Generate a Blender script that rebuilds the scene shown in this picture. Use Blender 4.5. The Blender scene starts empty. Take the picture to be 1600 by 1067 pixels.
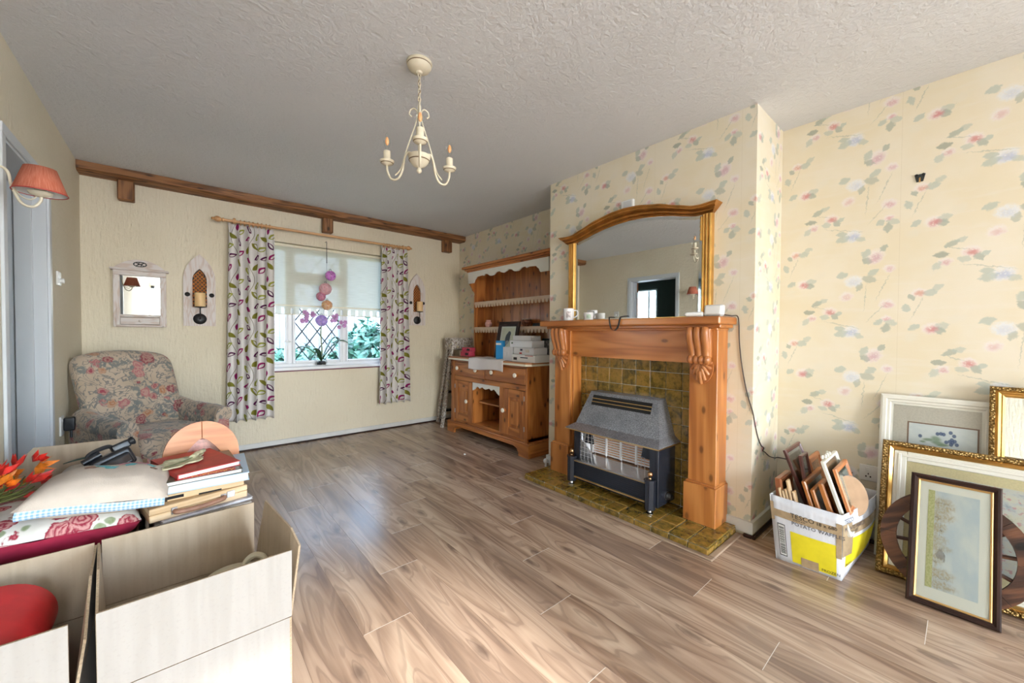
import bpy, bmesh, math, random
from math import pi, sin, cos, sqrt, radians as R, atan2, hypot
from mathutils import Vector, Matrix
random.seed(7)
SC = bpy.context.scene
COL = SC.collection

# ------------------------------------------------------------------ camera, world, sun, exposure
cam_d = bpy.data.cameras.new('camera'); cam = bpy.data.objects.new('camera', cam_d); COL.objects.link(cam)
cam_d.sensor_width = 36; cam_d.lens = 608.834 / 1600 * 36; cam_d.clip_start = .02
_F = Vector((0.65119203, 0.75866794, -0.01928448)); _R = Vector((0.75886802, -0.65121982, 0.00566343)); _U = Vector((0.00826178, 0.01832235, 0.999798))
cam.matrix_world = Matrix(((_R.x, _U.x, -_F.x, 0), (_R.y, _U.y, -_F.y, 0), (_R.z, _U.z, -_F.z, 1.1275), (0, 0, 0, 1)))
SC.camera = cam

world = bpy.data.worlds.new('sky'); SC.world = world; world.use_nodes = True
wn = world.node_tree; wn.nodes.clear()
w_out = wn.nodes.new('ShaderNodeOutputWorld'); w_bg = wn.nodes.new('ShaderNodeBackground')
w_sky = wn.nodes.new('ShaderNodeTexSky'); w_sky.sky_type = 'NISHITA'; w_sky.sun_disc = False
w_sky.sun_elevation = R(42); w_sky.sun_rotation = R(200); w_sky.air_density = 1.0; w_sky.dust_density = 1.5; w_sky.ozone_density = 1.0
w_mix = wn.nodes.new('ShaderNodeMix'); w_mix.data_type = 'RGBA'
w_mix.inputs[0].default_value = .5
w_mix.inputs[7].default_value = (.50, .63, .79, 1)          # thin bright cloud over the blue
w_gain = wn.nodes.new('ShaderNodeVectorMath'); w_gain.operation = 'SCALE'; w_gain.inputs[3].default_value = .16
wn.links.new(w_sky.outputs[0], w_gain.inputs[0]); wn.links.new(w_gain.outputs[0], w_mix.inputs[6])
wn.links.new(w_mix.outputs[2], w_bg.inputs[0]); w_bg.inputs[1].default_value = 13.0
wn.links.new(w_bg.outputs[0], w_out.inputs[0])

sun_d = bpy.data.lights.new('sun', 'SUN'); sun = bpy.data.objects.new('sun', sun_d); COL.objects.link(sun)
sun_d.energy = 6.5; sun_d.angle = R(3); sun_d.color = (1, .98, .96)
sun.rotation_euler = Vector((.02, .954, -.322)).to_track_quat('-Z', 'Y').to_euler()

def portal(name, loc, size, size_y, direction):
    d = bpy.data.lights.new(name, 'AREA'); d.shape = 'RECTANGLE'; d.size = size; d.size_y = size_y; d.cycles.is_portal = True
    o = bpy.data.objects.new(name, d); COL.objects.link(o); o.location = loc
    o.rotation_euler = Vector(direction).to_track_quat('-Z', 'Z').to_euler()
portal('garden_door_portal', (.21, -5.02, 1.17), 1.5, 2.3, (0, 1, 0))
portal('bay_window_portal', (2.90, -3.3, 1.35), 2.8, 2.0, (-1, 0, 0))
portal('window_portal', (1.27, 4.72, 1.4), 1.4, 1.3, (0, -1, 0))

vs = SC.view_settings
vs.view_transform = 'Standard'; vs.look = 'None'; vs.gamma = 1; vs.use_curve_mapping = False
vs.exposure = 1.32

# ------------------------------------------------------------------ node helpers
def sock(x): return hasattr(x, 'is_output')
class NT:
    def __init__(s, name):
        s.m = bpy.data.materials.new(name); s.m.use_nodes = True; s.t = s.m.node_tree; s.t.nodes.clear()
        s.out = s.t.nodes.new('ShaderNodeOutputMaterial')
    def n(s, typ, ins=None, **pr):
        nd = s.t.nodes.new('ShaderNode' + typ)
        for k, v in pr.items(): setattr(nd, k, v)
        for k, v in (ins or {}).items():
            if sock(v): s.t.links.new(v, nd.inputs[k])
            else:
                if isinstance(v, (tuple, list)) and len(v) == 3 and nd.inputs[k].type == 'RGBA': v = (*v, 1)
                nd.inputs[k].default_value = v
        return nd
    def math(s, op, a, b=0.0, c=0.0, clamp=False): return s.n('Math', {0: a, 1: b, 2: c}, operation=op, use_clamp=clamp).outputs[0]
    def vm(s, op, a, b=(0, 0, 0), c=(0, 0, 0)): return s.n('VectorMath', {0: a, 1: b, 2: c}, operation=op).outputs[0]
    def vlen(s, a): return s.n('VectorMath', {0: a}, operation='LENGTH').outputs[1]
    def mix(s, f, a, b, blend='MIX'): return s.n('Mix', {0: f, 6: a, 7: b}, data_type='RGBA', blend_type=blend).outputs[2]
    def ramp(s, f, stops, interp='LINEAR'):
        nd = s.n('ValToRGB', {0: f}); r = nd.color_ramp; r.interpolation = interp
        while len(r.elements) > 1: r.elements.remove(r.elements[-1])
        r.elements[0].position = stops[0][0]; r.elements[0].color = (*stops[0][1], 1)
        for p, c in stops[1:]:
            e = r.elements.new(p); e.color = (*c, 1)
        return nd.outputs[0]
    def step(s, v, a, b): return s.n('MapRange', {0: v, 1: a, 2: b, 3: 0.0, 4: 1.0}, interpolation_type='SMOOTHSTEP').outputs[0]
    def noise(s, v, scale, detail=2.0, rough=.5, dist=0.0, out=0): return s.n('TexNoise', {'Vector': v, 'Scale': scale, 'Detail': detail, 'Roughness': rough, 'Distortion': dist}).outputs[out]
    def voro(s, v, scale, out='Distance', feature='F1', rnd=1.0, dims='3D'): return s.n('TexVoronoi', {'Vector': v, 'Scale': scale, 'Randomness': rnd}, feature=feature, voronoi_dimensions=dims).outputs[out]
    def uv(s): return s.n('UVMap').outputs[0] if False else s.n('TexCoord').outputs['UV']
    def obj(s): return s.n('TexCoord').outputs['Object']
    def scale(s, v, sc, loc=(0, 0, 0), rot=(0, 0, 0)): return s.n('Mapping', {0: v, 1: loc, 2: rot, 3: sc}).outputs[0]
    def bump(s, h, strength, dist=.01): return s.n('Bump', {'Height': h, 'Strength': strength, 'Distance': dist}).outputs[0]
    def bsdf(s, col, rough=.5, metal=0.0, normal=None, **kw):
        ins = {'Base Color': col, 'Roughness': rough, 'Metallic': metal}
        if normal is not None: ins['Normal'] = normal
        ins.update(kw)
        b = s.n('BsdfPrincipled', ins); s.t.links.new(b.outputs[0], s.out.inputs[0]); return s.m
    def surf(s, sh): s.t.links.new(sh, s.out.inputs[0]); return s.m
    # masks in pattern space -------------------------------------------------
    def local(s, p, c, r, ang, wrap=None):
        if wrap: p = s.vm('WRAP', p, (c[0] + wrap[0] / 2, c[1] + wrap[1] / 2, 1), (c[0] - wrap[0] / 2, c[1] - wrap[1] / 2, -1))
        return s.n('Mapping', {0: p, 1: (c[0], c[1], 0), 2: (0, 0, ang), 3: (r[0], r[1], 1)}, vector_type='TEXTURE').outputs[0]
    def blob(s, p, c, r, ang=0.0, wrap=None, soft=.35):
        return s.step(s.vlen(s.local(p, c, r, ang, wrap)), 1.0, 1.0 - soft)
    def leafm(s, p, c, r, ang=0.0, wrap=None, soft=.15):
        l = s.n('SeparateXYZ', {0: s.local(p, c, r, ang, wrap)})
        e = s.math('ADD', s.math('MULTIPLY', l.outputs[0], l.outputs[0]), s.math('ABSOLUTE', l.outputs[1]))
        return s.step(e, 1.0, 1.0 - soft)

MATS = {}
def plain(name, col, rough=.5, metal=0.0, var=0.0, vscale=20, bump=0.0, bscale=80, **kw):
    t = NT(name); c = col
    o = t.obj()
    if var: 
        n = t.noise(o, vscale, 3); c = t.mix(t.step(n, .3, .7), tuple(x * (1 - var) for x in col), tuple(min(1, x * (1 + var)) for x in col))
    nm = t.bump(t.noise(o, bscale, 3), bump, .004) if bump else None
    MATS[name] = t.bsdf(c, rough, metal, nm, **kw); return MATS[name]

def wood(name, dark, mid, light, sx=1.1, sy=9.0, freq=16.0, rough=.42, knots=.5, fine=.35, coat=0.0, knotcol=None, bump=.08):
    t = NT(name); uv = t.uv()
    p = t.scale(uv, (sx, sy, 1))
    n = t.noise(p, 1.0, 2.0, .45, .3)
    band = t.math('ADD', t.math('MULTIPLY', t.math('SINE', t.math('MULTIPLY', n, freq * 2)), .5), .5)
    streak = t.noise(t.scale(uv, (sx * 2.2, sy * 14, 1)), 1.0, 3, .6)
    low = t.noise(t.scale(uv, (sx * .6, sy * .5, 1)), 1.0, 2)
    f = t.math('ADD', t.math('MULTIPLY', band, .45), t.math('ADD', t.math('MULTIPLY', streak, fine), t.math('MULTIPLY', low, .4)))
    c = t.ramp(f, [(.2, dark), (.52, mid), (.85, light)])
    if knots:
        kd = t.voro(t.scale(uv, (3.2, 6.5, 1)), 1.0, rnd=1.0, dims='2D')
        k = t.math('MULTIPLY', t.step(kd, .10, .035), knots * 1.6, clamp=True)
        ring = t.math('MULTIPLY', t.step(kd, .2, .07), knots * .45)
        c = t.mix(ring, c, dark); c = t.mix(k, c, knotcol or tuple(x * .25 for x in dark))
    nm = t.bump(streak, bump, .003)
    MATS[name] = t.bsdf(c, rough, 0, nm, **({'Coat Weight': coat, 'Coat Roughness': .2} if coat else {})); return MATS[name]

# ------------------------------------------------------------------ mesh builder
class MB:
    def __init__(s): s.v = []; s.f = []; s.uv = []; s.mi = []; s.M = Matrix.Identity(4)
    def add(s, vs, fs, uvs=None, mi=0, grain=None, off=None):
        b = len(s.v); P = [Vector(p) for p in vs]
        s.v += [s.M @ p for p in P]
        if uvs is None:
            if grain is None:
                mn = [min(p[i] for p in P) for i in range(3)]; mx = [max(p[i] for p in P) for i in range(3)]
                d = [mx[i] - mn[i] for i in range(3)]; grain = d.index(max(d))
            ox, oy = off or (random.random() * 7, random.random() * 7)
        for k, f in enumerate(fs):
            s.f.append([b + i for i in f]); s.mi.append(mi)
            if uvs is not None: s.uv.append(uvs[k]); continue
            a = P[f[0]]; nrm = Vector((0, 0, 0))
            for i in range(len(f)):
                p, q = P[f[i]], P[f[(i + 1) % len(f)]]
                nrm += (p - a).cross(q - a)
            ax = max(range(3), key=lambda i: abs(nrm[i]))
            o = [i for i in range(3) if i != ax]
            if grain in o: o = [grain] + [i for i in o if i != grain]
            s.uv.append([(P[i][o[0]] + ox, P[i][o[1]] + oy + .37 * ax) for i in f])
        return s
    def box(s, x0, x1, y0, y1, z0, z1, b=0.0, mi=0, grain=None, off=None):
        if b <= 0:
            vs = [(x, y, z) for x in (x0, x1) for y in (y0, y1) for z in (z0, z1)]
            fs = [(0, 1, 3, 2), (4, 6, 7, 5), (0, 4, 5, 1), (2, 3, 7, 6), (0, 2, 6, 4), (1, 5, 7, 3)]
            return s.add(vs, fs, None, mi, grain, off)
        c = Vector(((x0 + x1) / 2, (y0 + y1) / 2, (z0 + z1) / 2)); h = ((x1 - x0) / 2, (y1 - y0) / 2, (z1 - z0) / 2)
        b = min(b, .49 * 2 * min(h)); vs = []; idx = {}
        for sx in (-1, 1):
            for sy in (-1, 1):
                for sz in (-1, 1):
                    for a in range(3):
                        d = [h[i] - (0 if i == a else b) for i in range(3)]
                        idx[(sx, sy, sz, a)] = len(vs); vs.append(c + Vector((sx * d[0], sy * d[1], sz * d[2])))
        fs = []
        def S(k, v): t = [0, 0, 0]; return t
        for a in range(3):
            o = [i for i in range(3) if i != a]
            for sg in (-1, 1):
                q = []
                for u, w in ((-1, -1), (1, -1), (1, 1), (-1, 1)):
                    t = [0, 0, 0]; t[a] = sg; t[o[0]] = u; t[o[1]] = w; q.append(idx[(*t, a)])
                fs.append(q)
            for u in (-1, 1):          # edges parallel to a
                for w in (-1, 1):
                    t0 = [0, 0, 0]; t0[a] = -1; t0[o[0]] = u; t0[o[1]] = w; t1 = list(t0); t1[a] = 1
                    fs.append([idx[(*t0, o[0])], idx[(*t1, o[0])], idx[(*t1, o[1])], idx[(*t0, o[1])]])
        for sx in (-1, 1):
            for sy in (-1, 1):
                for sz in (-1, 1): fs.append([idx[(sx, sy, sz, a)] for a in range(3)])
        return s.add(vs, fs, None, mi, grain, off)
    def prism(s, poly, axis, d0, d1, mi=0, grain=None):
        # poly: 2D points in the two remaining axes (in order x,y,z without axis)
        o = [i for i in range(3) if i != axis]; n = len(poly); vs = []
        for d in (d0, d1):
            for p in poly:
                t = [0, 0, 0]; t[axis] = d; t[o[0]] = p[0]; t[o[1]] = p[1]; vs.append(tuple(t))
        fs = [list(range(n)), list(range(2 * n - 1, n - 1, -1))] + [[i, (i + 1) % n, n + (i + 1) % n, n + i] for i in range(n)]
        return s.add(vs, fs, None, mi, grain)
    def ring(s, outer, inner, axis, d0, d1, mi=0, closed=True):
        # plate between two outlines with equal point counts
        o = [i for i in range(3) if i != axis]; n = len(outer); vs = []
        for d in (d0, d1):
            for L in (outer, inner):
                for p in L:
                    t = [0, 0, 0]; t[axis] = d; t[o[0]] = p[0]; t[o[1]] = p[1]; vs.append(tuple(t))
        fs = []
        for i in range(n if closed else n - 1):
            j = (i + 1) % n
            fs += [[i, j, n + j, n + i], [2 * n + i, 3 * n + i, 3 * n + j, 2 * n + j], [i, 2 * n + i, 2 * n + j, j], [n + i, n + j, 3 * n + j, 3 * n + i]]
        return s.add(vs, fs, None, mi)
    def lathe(s, prof, seg=20, c=(0, 0, 0), axis='z', mi=0, cap=True):
        vs = []; n = len(prof); uvs = []; fs = []
        for k in range(seg):
            a = 2 * pi * k / seg
            for r, h in prof:
                p = (r * cos(a), r * sin(a), h)
                if axis == 'x': p = (h, p[0], p[1])
                elif axis == 'y': p = (p[0], h, p[1])
                vs.append((p[0] + c[0], p[1] + c[1], p[2] + c[2]))
        for k in range(seg):
            k2 = (k + 1) % seg
            for i in range(n - 1):
                fs.append([k * n + i, k2 * n + i, k2 * n + i + 1, k * n + i + 1])
                u0, u1 = k / seg, (k + 1) / seg; v0, v1 = i / (n - 1), (i + 1) / (n - 1)
                uvs.append([(u0, v0), (u1, v0), (u1, v1), (u0, v1)])
        if cap:
            for i in (0, n - 1):
                if prof[i][0] > 1e-5: fs.append([k * n + i for k in range(seg)]); uvs.append([(.5 + .5 * cos(2 * pi * k / seg), .5 + .5 * sin(2 * pi * k / seg)) for k in range(seg)])
        return s.add(vs, fs, uvs, mi)
    def tube(s, path, r, seg=8, mi=0, cap=True, closed=False):
        P = [Vector(p) for p in path]; n = len(P); vs = []; up = None; rr = r if isinstance(r, (list, tuple)) else [r] * n
        for i in range(n):
            if closed: t = P[(i + 1) % n] - P[i - 1]
            else: t = P[min(i + 1, n - 1)] - P[max(i - 1, 0)]
            t.normalize()
            if up is None: up = Vector((0, 0, 1)) if abs(t.z) < .9 else Vector((1, 0, 0))
            side = t.cross(up); side.normalize(); up = side.cross(t); up.normalize()
            for k in range(seg):
                a = 2 * pi * k / seg; vs.append(P[i] + (side * cos(a) + up * sin(a)) * rr[i])
        fs = []; uvs = []; m = n if closed else n - 1
        L = [0]
        for i in range(m): L.append(L[-1] + (P[(i + 1) % n] - P[i]).length)
        for i in range(m):
            j = (i + 1) % n
            for k in range(seg):
                k2 = (k + 1) % seg
                fs.append([i * seg + k, i * seg + k2, j * seg + k2, j * seg + k])
                c0, c1 = k / seg * 6.28 * rr[i], (k + 1) / seg * 6.28 * rr[i]
                uvs.append([(L[i], c0), (L[i], c1), (L[i + 1], c1), (L[i + 1], c0)])
        if cap and not closed:
            fs += [list(range(seg))[::-1], list(range((n - 1) * seg, n * seg))]
            uvs += [[(0, 0)] * seg, [(0, 0)] * seg]
        return s.add(vs, fs, uvs, mi)
    def grid(s, fn, nu, nv, mi=0, uvf=None, closed_u=False):
        vs = []; fs = []; uvs = []
        cu = nu if closed_u else nu + 1
        for i in range(cu):
            for j in range(nv + 1): vs.append(fn(i / nu, j / nv))
        for i in range(nu):
            for j in range(nv):
                i2 = (i + 1) % cu
                fs.append([i * (nv + 1) + j, i2 * (nv + 1) + j, i2 * (nv + 1) + j + 1, i * (nv + 1) + j + 1])
                q = [(i / nu, j / nv), ((i + 1) / nu, j / nv), ((i + 1) / nu, (j + 1) / nv), (i / nu, (j + 1) / nv)]
                uvs.append([uvf(*a) for a in q] if uvf else q)
        return s.add(vs, fs, uvs, mi)
    def rbox(s, c, dim, r, n=6, fn=None, mi=0, bandn=3):
        # rounded box: cube sphere clamped to an inner box, with an optional deformation fn(p)->p
        h = [d / 2 for d in dim]; r = min(r, *[x * .98 for x in h])
        def ticks(hh):
            inn = hh - r; t = []
            for k in range(bandn): t.append(-hh + r * (1 - cos(pi / 2 * k / bandn)) if False else -hh + r * k / bandn)
            t += [-inn + 2 * inn * k / n for k in range(n + 1)]
            t += [inn + r * (k + 1) / bandn for k in range(bandn)]
            return t
        T = [ticks(x) for x in h]; vs = []; key = {}; fs = []
        def vid(p):
            kk = tuple(round(x, 6) for x in p)
            if kk not in key:
                q = Vector([max(-h[i] + r, min(h[i] - r, p[i])) for i in range(3)]); d = Vector(p) - q
                if d.length > 1e-9:
                    m = max(abs(d[0]), abs(d[1]), abs(d[2]))
                    d = Vector([math.tan(x / r * pi / 4) * r for x in d]); d.normalize(); d *= r
                w = q + d
                if fn: w = Vector(fn(w))
                key[kk] = len(vs); vs.append(w + Vector(c))
            return key[kk]
        for a in range(3):
            o = [i for i in range(3) if i != a]
            for sg in (-1, 1):
                A, B = T[o[0]], T[o[1]]
                for i in range(len(A) - 1):
                    for j in range(len(B) - 1):
                        q = []
                        for u, w in ((A[i], B[j]), (A[i + 1], B[j]), (A[i + 1], B[j + 1]), (A[i], B[j + 1])):
                            t = [0, 0, 0]; t[a] = sg * h[a]; t[o[0]] = u; t[o[1]] = w; q.append(vid(t))
                        fs.append(q)
        return s.add(vs, fs, None, mi)
    def mesh(s, name, mats, smooth=35):
        me = bpy.data.meshes.new(name); me.from_pydata([tuple(p) for p in s.v], [], s.f)
        ul = me.uv_layers.new(name='UVMap'); flat = []
        for q in s.uv:
            for a in q: flat += [a[0], a[1]]
        ul.data.foreach_set('uv', flat)
        for m in (mats if isinstance(mats, (list, tuple)) else [mats]): me.materials.append(MATS[m] if isinstance(m, str) else m)
        if max(s.mi or [0]): me.polygons.foreach_set('material_index', s.mi)
        bm = bmesh.new(); bm.from_mesh(me); bmesh.ops.recalc_face_normals(bm, faces=bm.faces); bm.to_mesh(me); bm.free()
        if smooth:
            me.polygons.foreach_set('use_smooth', [True] * len(me.polygons)); me.set_sharp_from_angle(angle=R(smooth))
        me.update(); return me

def tag(o, label=None, cat=None, group=None, kind=None):
    if label: o['label'] = label
    if cat: o['category'] = cat
    if group: o['group'] = group
    if kind: o['kind'] = kind
    return o
def mk(name, mb, mats, parent=None, smooth=35, **kw):
    me = mb if isinstance(mb, bpy.types.Mesh) else mb.mesh(name, mats, smooth)
    o = bpy.data.objects.new(name, me); COL.objects.link(o)
    if parent is not None: o.parent = parent
    return tag(o, **kw)
def thing(name, label, cat, loc=(0, 0, 0), rot=(0, 0, 0), group=None):
    o = bpy.data.objects.new(name, None); COL.objects.link(o); o.empty_display_size = .05
    o.location = loc; o.rotation_euler = rot
    return tag(o, label, cat, group)
def struct(name, mb, mats, parent=None, **kw):
    return mk(name, mb, mats, parent, kind=None if parent is not None else 'structure', **kw)
def solid(o, th, off=0.0):
    m = o.modifiers.new('thickness', 'SOLIDIFY'); m.thickness = th; m.offset = off; return o
def bx(*a, **k): return MB().box(*a, **k)
def text_mesh(body, size, extrude=.0004, spacing=1.0, bold=0.0):
    c = bpy.data.curves.new('lettering', 'FONT'); c.body = body; c.size = size; c.extrude = extrude; c.space_character = spacing; c.offset = bold
    c.align_x = 'LEFT'; c.resolution_u = 2
    o = bpy.data.objects.new('lettering_tmp', c); COL.objects.link(o)
    bpy.context.view_layer.update()
    me = bpy.data.meshes.new_from_object(o.evaluated_get(bpy.context.evaluated_depsgraph_get()))
    bpy.data.objects.remove(o); return me
def lettering(body, size, mat, parent, M, name='lettering', **kw):
    me = text_mesh(body, size, **kw); me.materials.clear(); me.materials.append(MATS[mat]); me.transform(M)
    return mk(name, me, None, parent)
def catmull(pts, n=6):
    P = [Vector(p) for p in pts]; out = []
    for i in range(len(P) - 1):
        a, b, c, d = P[max(i - 1, 0)], P[i], P[i + 1], P[min(i + 2, len(P) - 1)]
        for k in range(n):
            t = k / n
            out.append(.5 * ((2 * b) + (c - a) * t + (2 * a - 5 * b + 4 * c - d) * t * t + (3 * b - a - 3 * c + d) * t ** 3))
    out.append(P[-1]); return out
# ------------------------------------------------------------------ materials
def m_wallplain():
    t = NT('wall_cream'); o = t.obj()
    v = t.noise(t.scale(o, (55, 55, 9)), 1.0, 3, .6); w = t.noise(o, 32, 3, .55)
    big = t.noise(o, 1.6, 2)
    c = t.mix(t.step(big, .3, .7), (.72, .645, .495), (.76, .69, .545))
    c = t.mix(t.math('MULTIPLY', t.step(v, .6, .75), .22), c, (.60, .52, .37))
    h = t.math('ADD', t.math('MULTIPLY', v, .7), t.math('MULTIPLY', w, .5))
    MATS['wall'] = t.bsdf(c, .8, 0, t.bump(h, .9, .012))
m_wallplain()
def m_ceiling():
    t = NT('ceiling_artex'); o = t.obj()
    a = t.noise(o, 26, 4, .6, .6); b = t.noise(o, 75, 2)
    big = t.noise(o, .9, 2)
    c = t.mix(t.step(big, .3, .7), (.685, .695, .715), (.73, .74, .76))
    MATS['ceiling'] = t.bsdf(c, .85, 0, t.bump(t.math('ADD', a, t.math('MULTIPLY', b, .35)), .5, .014))
m_ceiling()
def m_paper():
    t = NT('floral_wallpaper'); TU, TV = .53, .535
    uv = t.uv(); s = t.n('SeparateXYZ', {0: uv})
    k = t.math('FLOOR', t.math('DIVIDE', s.outputs[0], TU))
    lu = t.math('SUBTRACT', s.outputs[0], t.math('MULTIPLY', k, TU)); lv = t.math('SUBTRACT', s.outputs[1], t.math('MULTIPLY', k, TV / 2))
    p0 = t.n('CombineXYZ', {0: lu, 1: lv}).outputs[0]
    nz = t.n('TexNoise', {'Vector': uv, 'Scale': 70.0, 'Detail': 3.0}).outputs[1]
    p = t.vm('ADD', p0, t.vm('MULTIPLY', t.vm('SUBTRACT', nz, (.5, .5, .5)), (.022, .022, 0)))
    W = (10, TV)
    wash = t.noise(uv, 3.2, 3, .6); wash2 = t.noise(t.scale(uv, (2, 14, 1)), 2.0, 3, .6)
    c = t.mix(t.step(wash, .32, .68), (.755, .67, .50), (.78, .715, .585))
    c = t.mix(t.math('MULTIPLY', t.step(wash2, .5, .7), .35), c, (.79, .73, .63))
    def paint(mask, col, amt=1.0):
        nonlocal c
        c = t.mix(t.math('MULTIPLY', mask, amt), c, col)
    # pale blooms behind
    pet = t.step(t.voro(uv, 120), .15, .55)
    FL = [(.121, .295, .036, .3, (.62, .27, .27), .8), (.076, .478, .030, .2, (.66, .34, .26), .7), (.246, .128, .034, 0, (.62, .28, .26), .8), (.488, .158, .034, 0, (.66, .40, .42), .7), (.486, .082, .022, .3, (.66, .38, .40), .7), (.437, .418, .046, .9, (.60, .36, .42), .65), (.494, .349, .027, 0, (.66, .42, .46), .6), (.342, .012, .042, .3, (.42, .47, .62), .6), (.35, .293, .042, 0, (.58, .61, .68), .55), (.32, .21, .034, .5, (.66, .40, .38), .5), (.163, .09, .027, .2, (.64, .38, .38), .65)]
    for i, (x, y, r, a, col, amt) in enumerate(FL):
        m = t.blob(p, (x, y), (r * 1.2, r), a, W, .5)
        paint(t.math('MULTIPLY', m, t.math('ADD', .45, t.math('MULTIPLY', pet, .5))), (.80, .74, .71) if i not in (7, 8) else (.76, .77, .78), .9)
    for (x, y, rx, ry, a) in [(.13, .06, .06, .03, .6), (.20, .34, .05, .03, .5), (.05, .25, .04, .03, .2)]: paint(t.blob(p, (x, y), (rx, ry), a, W, .7), (.74, .70, .60), .35)
    g1, g2, g3 = (.35, .40, .34), (.45, .51, .45), (.27, .31, .26)
    LV = [(.155, .305, .036, .016, .35, g2), (.15, .285, .03, .014, -.25, g1), (.115, .475, .035, .014, .1, g2), (.14, .50, .03, .012, .5, g2), (.05, .455, .022, .01, 2.2, g1), (.03, .40, .03, .013, 1.9, g2),
          (.505, .06, .035, .014, -.3, g2), (.485, .03, .032, .015, 1.45, g1), (.455, .062, .026, .012, .6, g2), (.415, .30, .04, .017, -.3, g1), (.43, .335, .032, .014, .5, g2), (.30, .33, .034, .015, .35, g2), (.375, .26, .03, .012, 1.2, g1),
          (.40, .44, .034, .015, 1.1, g2), (.405, .40, .03, .014, -.5, g1), (.135, .07, .03, .013, 1.0, g2), (.15, .125, .034, .012, .0, g3), (.185, .175, .036, .012, .5, g1), (.215, .19, .03, .011, .35, g2), (.27, .10, .028, .013, -.9, g1), (.29, .115, .02, .009, .5, g2), (.225, .095, .028, .013, -.2, g2),
          (.30, .0, .04, .016, .3, g2), (.295, .03, .03, .012, -.1, g2), (.375, -.01, .03, .012, -.4, g2), (.06, .30, .03, .012, .6, g2), (.47, .46, .026, .011, .9, g1)]
    for i, (x, y, rx, ry, a, col) in enumerate(LV): paint(t.leafm(p, (x, y), (rx * .95, ry * 1.55), a, W, .45), col, .72 if i % 3 else .58)
    # stems
    for (x, y, rx, ry, a) in [(.30, .05, .11, .0035, -.25), (.45, .12, .09, .003, .9), (.40, .20, .10, .003, 1.5), (.07, .40, .08, .003, 1.2), (.47, .25, .10, .003, 1.2), (.20, .15, .06, .003, -.3)]:
        paint(t.leafm(p, (x, y), (rx, ry), a, W, .6), g1, .45)
    # flower hearts
    fl = t.step(t.voro(uv, 95), .10, .45)
    for (x, y, r, a, col, amt) in FL:
        m = t.blob(p, (x + .003, y - r * .15), (r * .95, r * .72), a, W, .85)
        paint(t.math('MULTIPLY', m, t.math('ADD', t.math('MULTIPLY', fl, .75), .25)), col, amt * 1.15)
    # faint strip seam
    c = t.mix(t.math('MULTIPLY', t.step(lu, .0016, .0006), .35), c, (.45, .36, .22))
    MATS['paper'] = t.bsdf(c, .7, 0, t.bump(t.noise(uv, 160, 2), .12, .003))
m_paper()
def m_floor():
    t = NT('walnut_laminate'); o = t.obj(); oi = t.n('ObjectInfo'); rnd = oi.outputs['Random']
    sh = t.vm('SCALE', t.n('CombineXYZ', {0: rnd, 1: rnd, 2: rnd}).outputs[0]); sh.node.inputs[3].default_value = 37.0
    q = t.vm('ADD', t.scale(o, (6.5, .75, 1)), sh)
    n = t.noise(q, 1.0, 2.5, .45, .55)
    band = t.math('ADD', t.math('MULTIPLY', t.math('SINE', t.math('MULTIPLY', n, 62.0)), .5), .5)
    st = t.noise(t.vm('ADD', t.scale(o, (95, 3.2, 1)), sh), 1.0, 3, .6)
    low = t.noise(t.vm('ADD', t.scale(o, (8, .55, 1)), sh), 1.0, 2, .5)
    f = t.math('ADD', t.math('MULTIPLY', band, .22), t.math('ADD', t.math('MULTIPLY', st, .28), t.math('MULTIPLY', t.step(low, .28, .72), .5)))
    c = t.ramp(f, [(.12, (.20, .125, .082)), (.36, (.325, .213, .142)), (.60, (.465, .325, .225)), (.88, (.62, .46, .325))])
    c = t.mix(t.math('MULTIPLY', rnd, .22), c, (.31, .24, .20))
    kd = t.voro(t.vm('ADD', t.scale(o, (4.5, 1.5, 1)), sh), 1.0, dims='2D')
    kn = t.math('ADD', kd, t.math('MULTIPLY', t.math('SUBTRACT', t.noise(t.vm('ADD', t.scale(o, (40, 20, 1)), sh), 1.0, 2), .5), .10))
    line = t.step(t.math('SINE', t.math('ADD', t.math('MULTIPLY', n, 92.0), t.math('MULTIPLY', t.step(kd, .22, .0), 9.0))), .55, .98)
    c = t.mix(t.math('MULTIPLY', line, .30), c, (.16, .105, .08))
    c = t.mix(t.math('MULTIPLY', t.step(kn, .13, .0), .7), c, (.11, .072, .055))
    MATS['floor'] = t.bsdf(c, t.math('ADD', .20, t.math('MULTIPLY', st, .1)), 0, t.bump(st, .06, .002), **{'Specular IOR Level': .55})
m_floor()
plain('print_ink_brown', (.30, .22, .15), .8)
plain('screed', (.10, .075, .05), .9)
plain('joint_strip', (.62, .55, .47), .5)
wood('pine', (.22, .062, .012), (.40, .130, .027), (.54, .205, .05), 1.0, 8.0, 13, .38, .55, coat=.25)
wood('pine_light', (.30, .090, .017), (.49, .175, .038), (.61, .25, .065), 1.0, 8.0, 12, .36, .42, coat=.25)
wood('pine_pale', (.52, .33, .17), (.66, .46, .26), (.76, .57, .36), 1.2, 10, 12, .5, .15)
wood('beam', (.045, .017, .007), (.14, .055, .018), (.30, .13, .045), 1.8, 12, 14, .55, .5, fine=.6, bump=.6)
wood('rod_wood', (.50, .24, .09), (.62, .33, .14), (.70, .42, .2), 1.0, 14, 10, .35, 0, coat=.3)
wood('wheel_wood', (.022, .009, .006), (.075, .028, .015), (.165, .066, .032), 3.0, 16, 14, .5, .9, bump=.4)
wood('walnut_dark', (.014, .007, .006), (.028, .013, .010), (.045, .020, .015), 2, 20, 12, .42, 0)
for _n in MATS['walnut_dark'].node_tree.nodes:
    if _n.type == 'BSDF_PRINCIPLED': _n.inputs['Specular IOR Level'].default_value = .22
wood('mahogany', (.18, .05, .018), (.32, .10, .035), (.42, .15, .05), 2, 20, 12, .35, 0, coat=.3)
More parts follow.
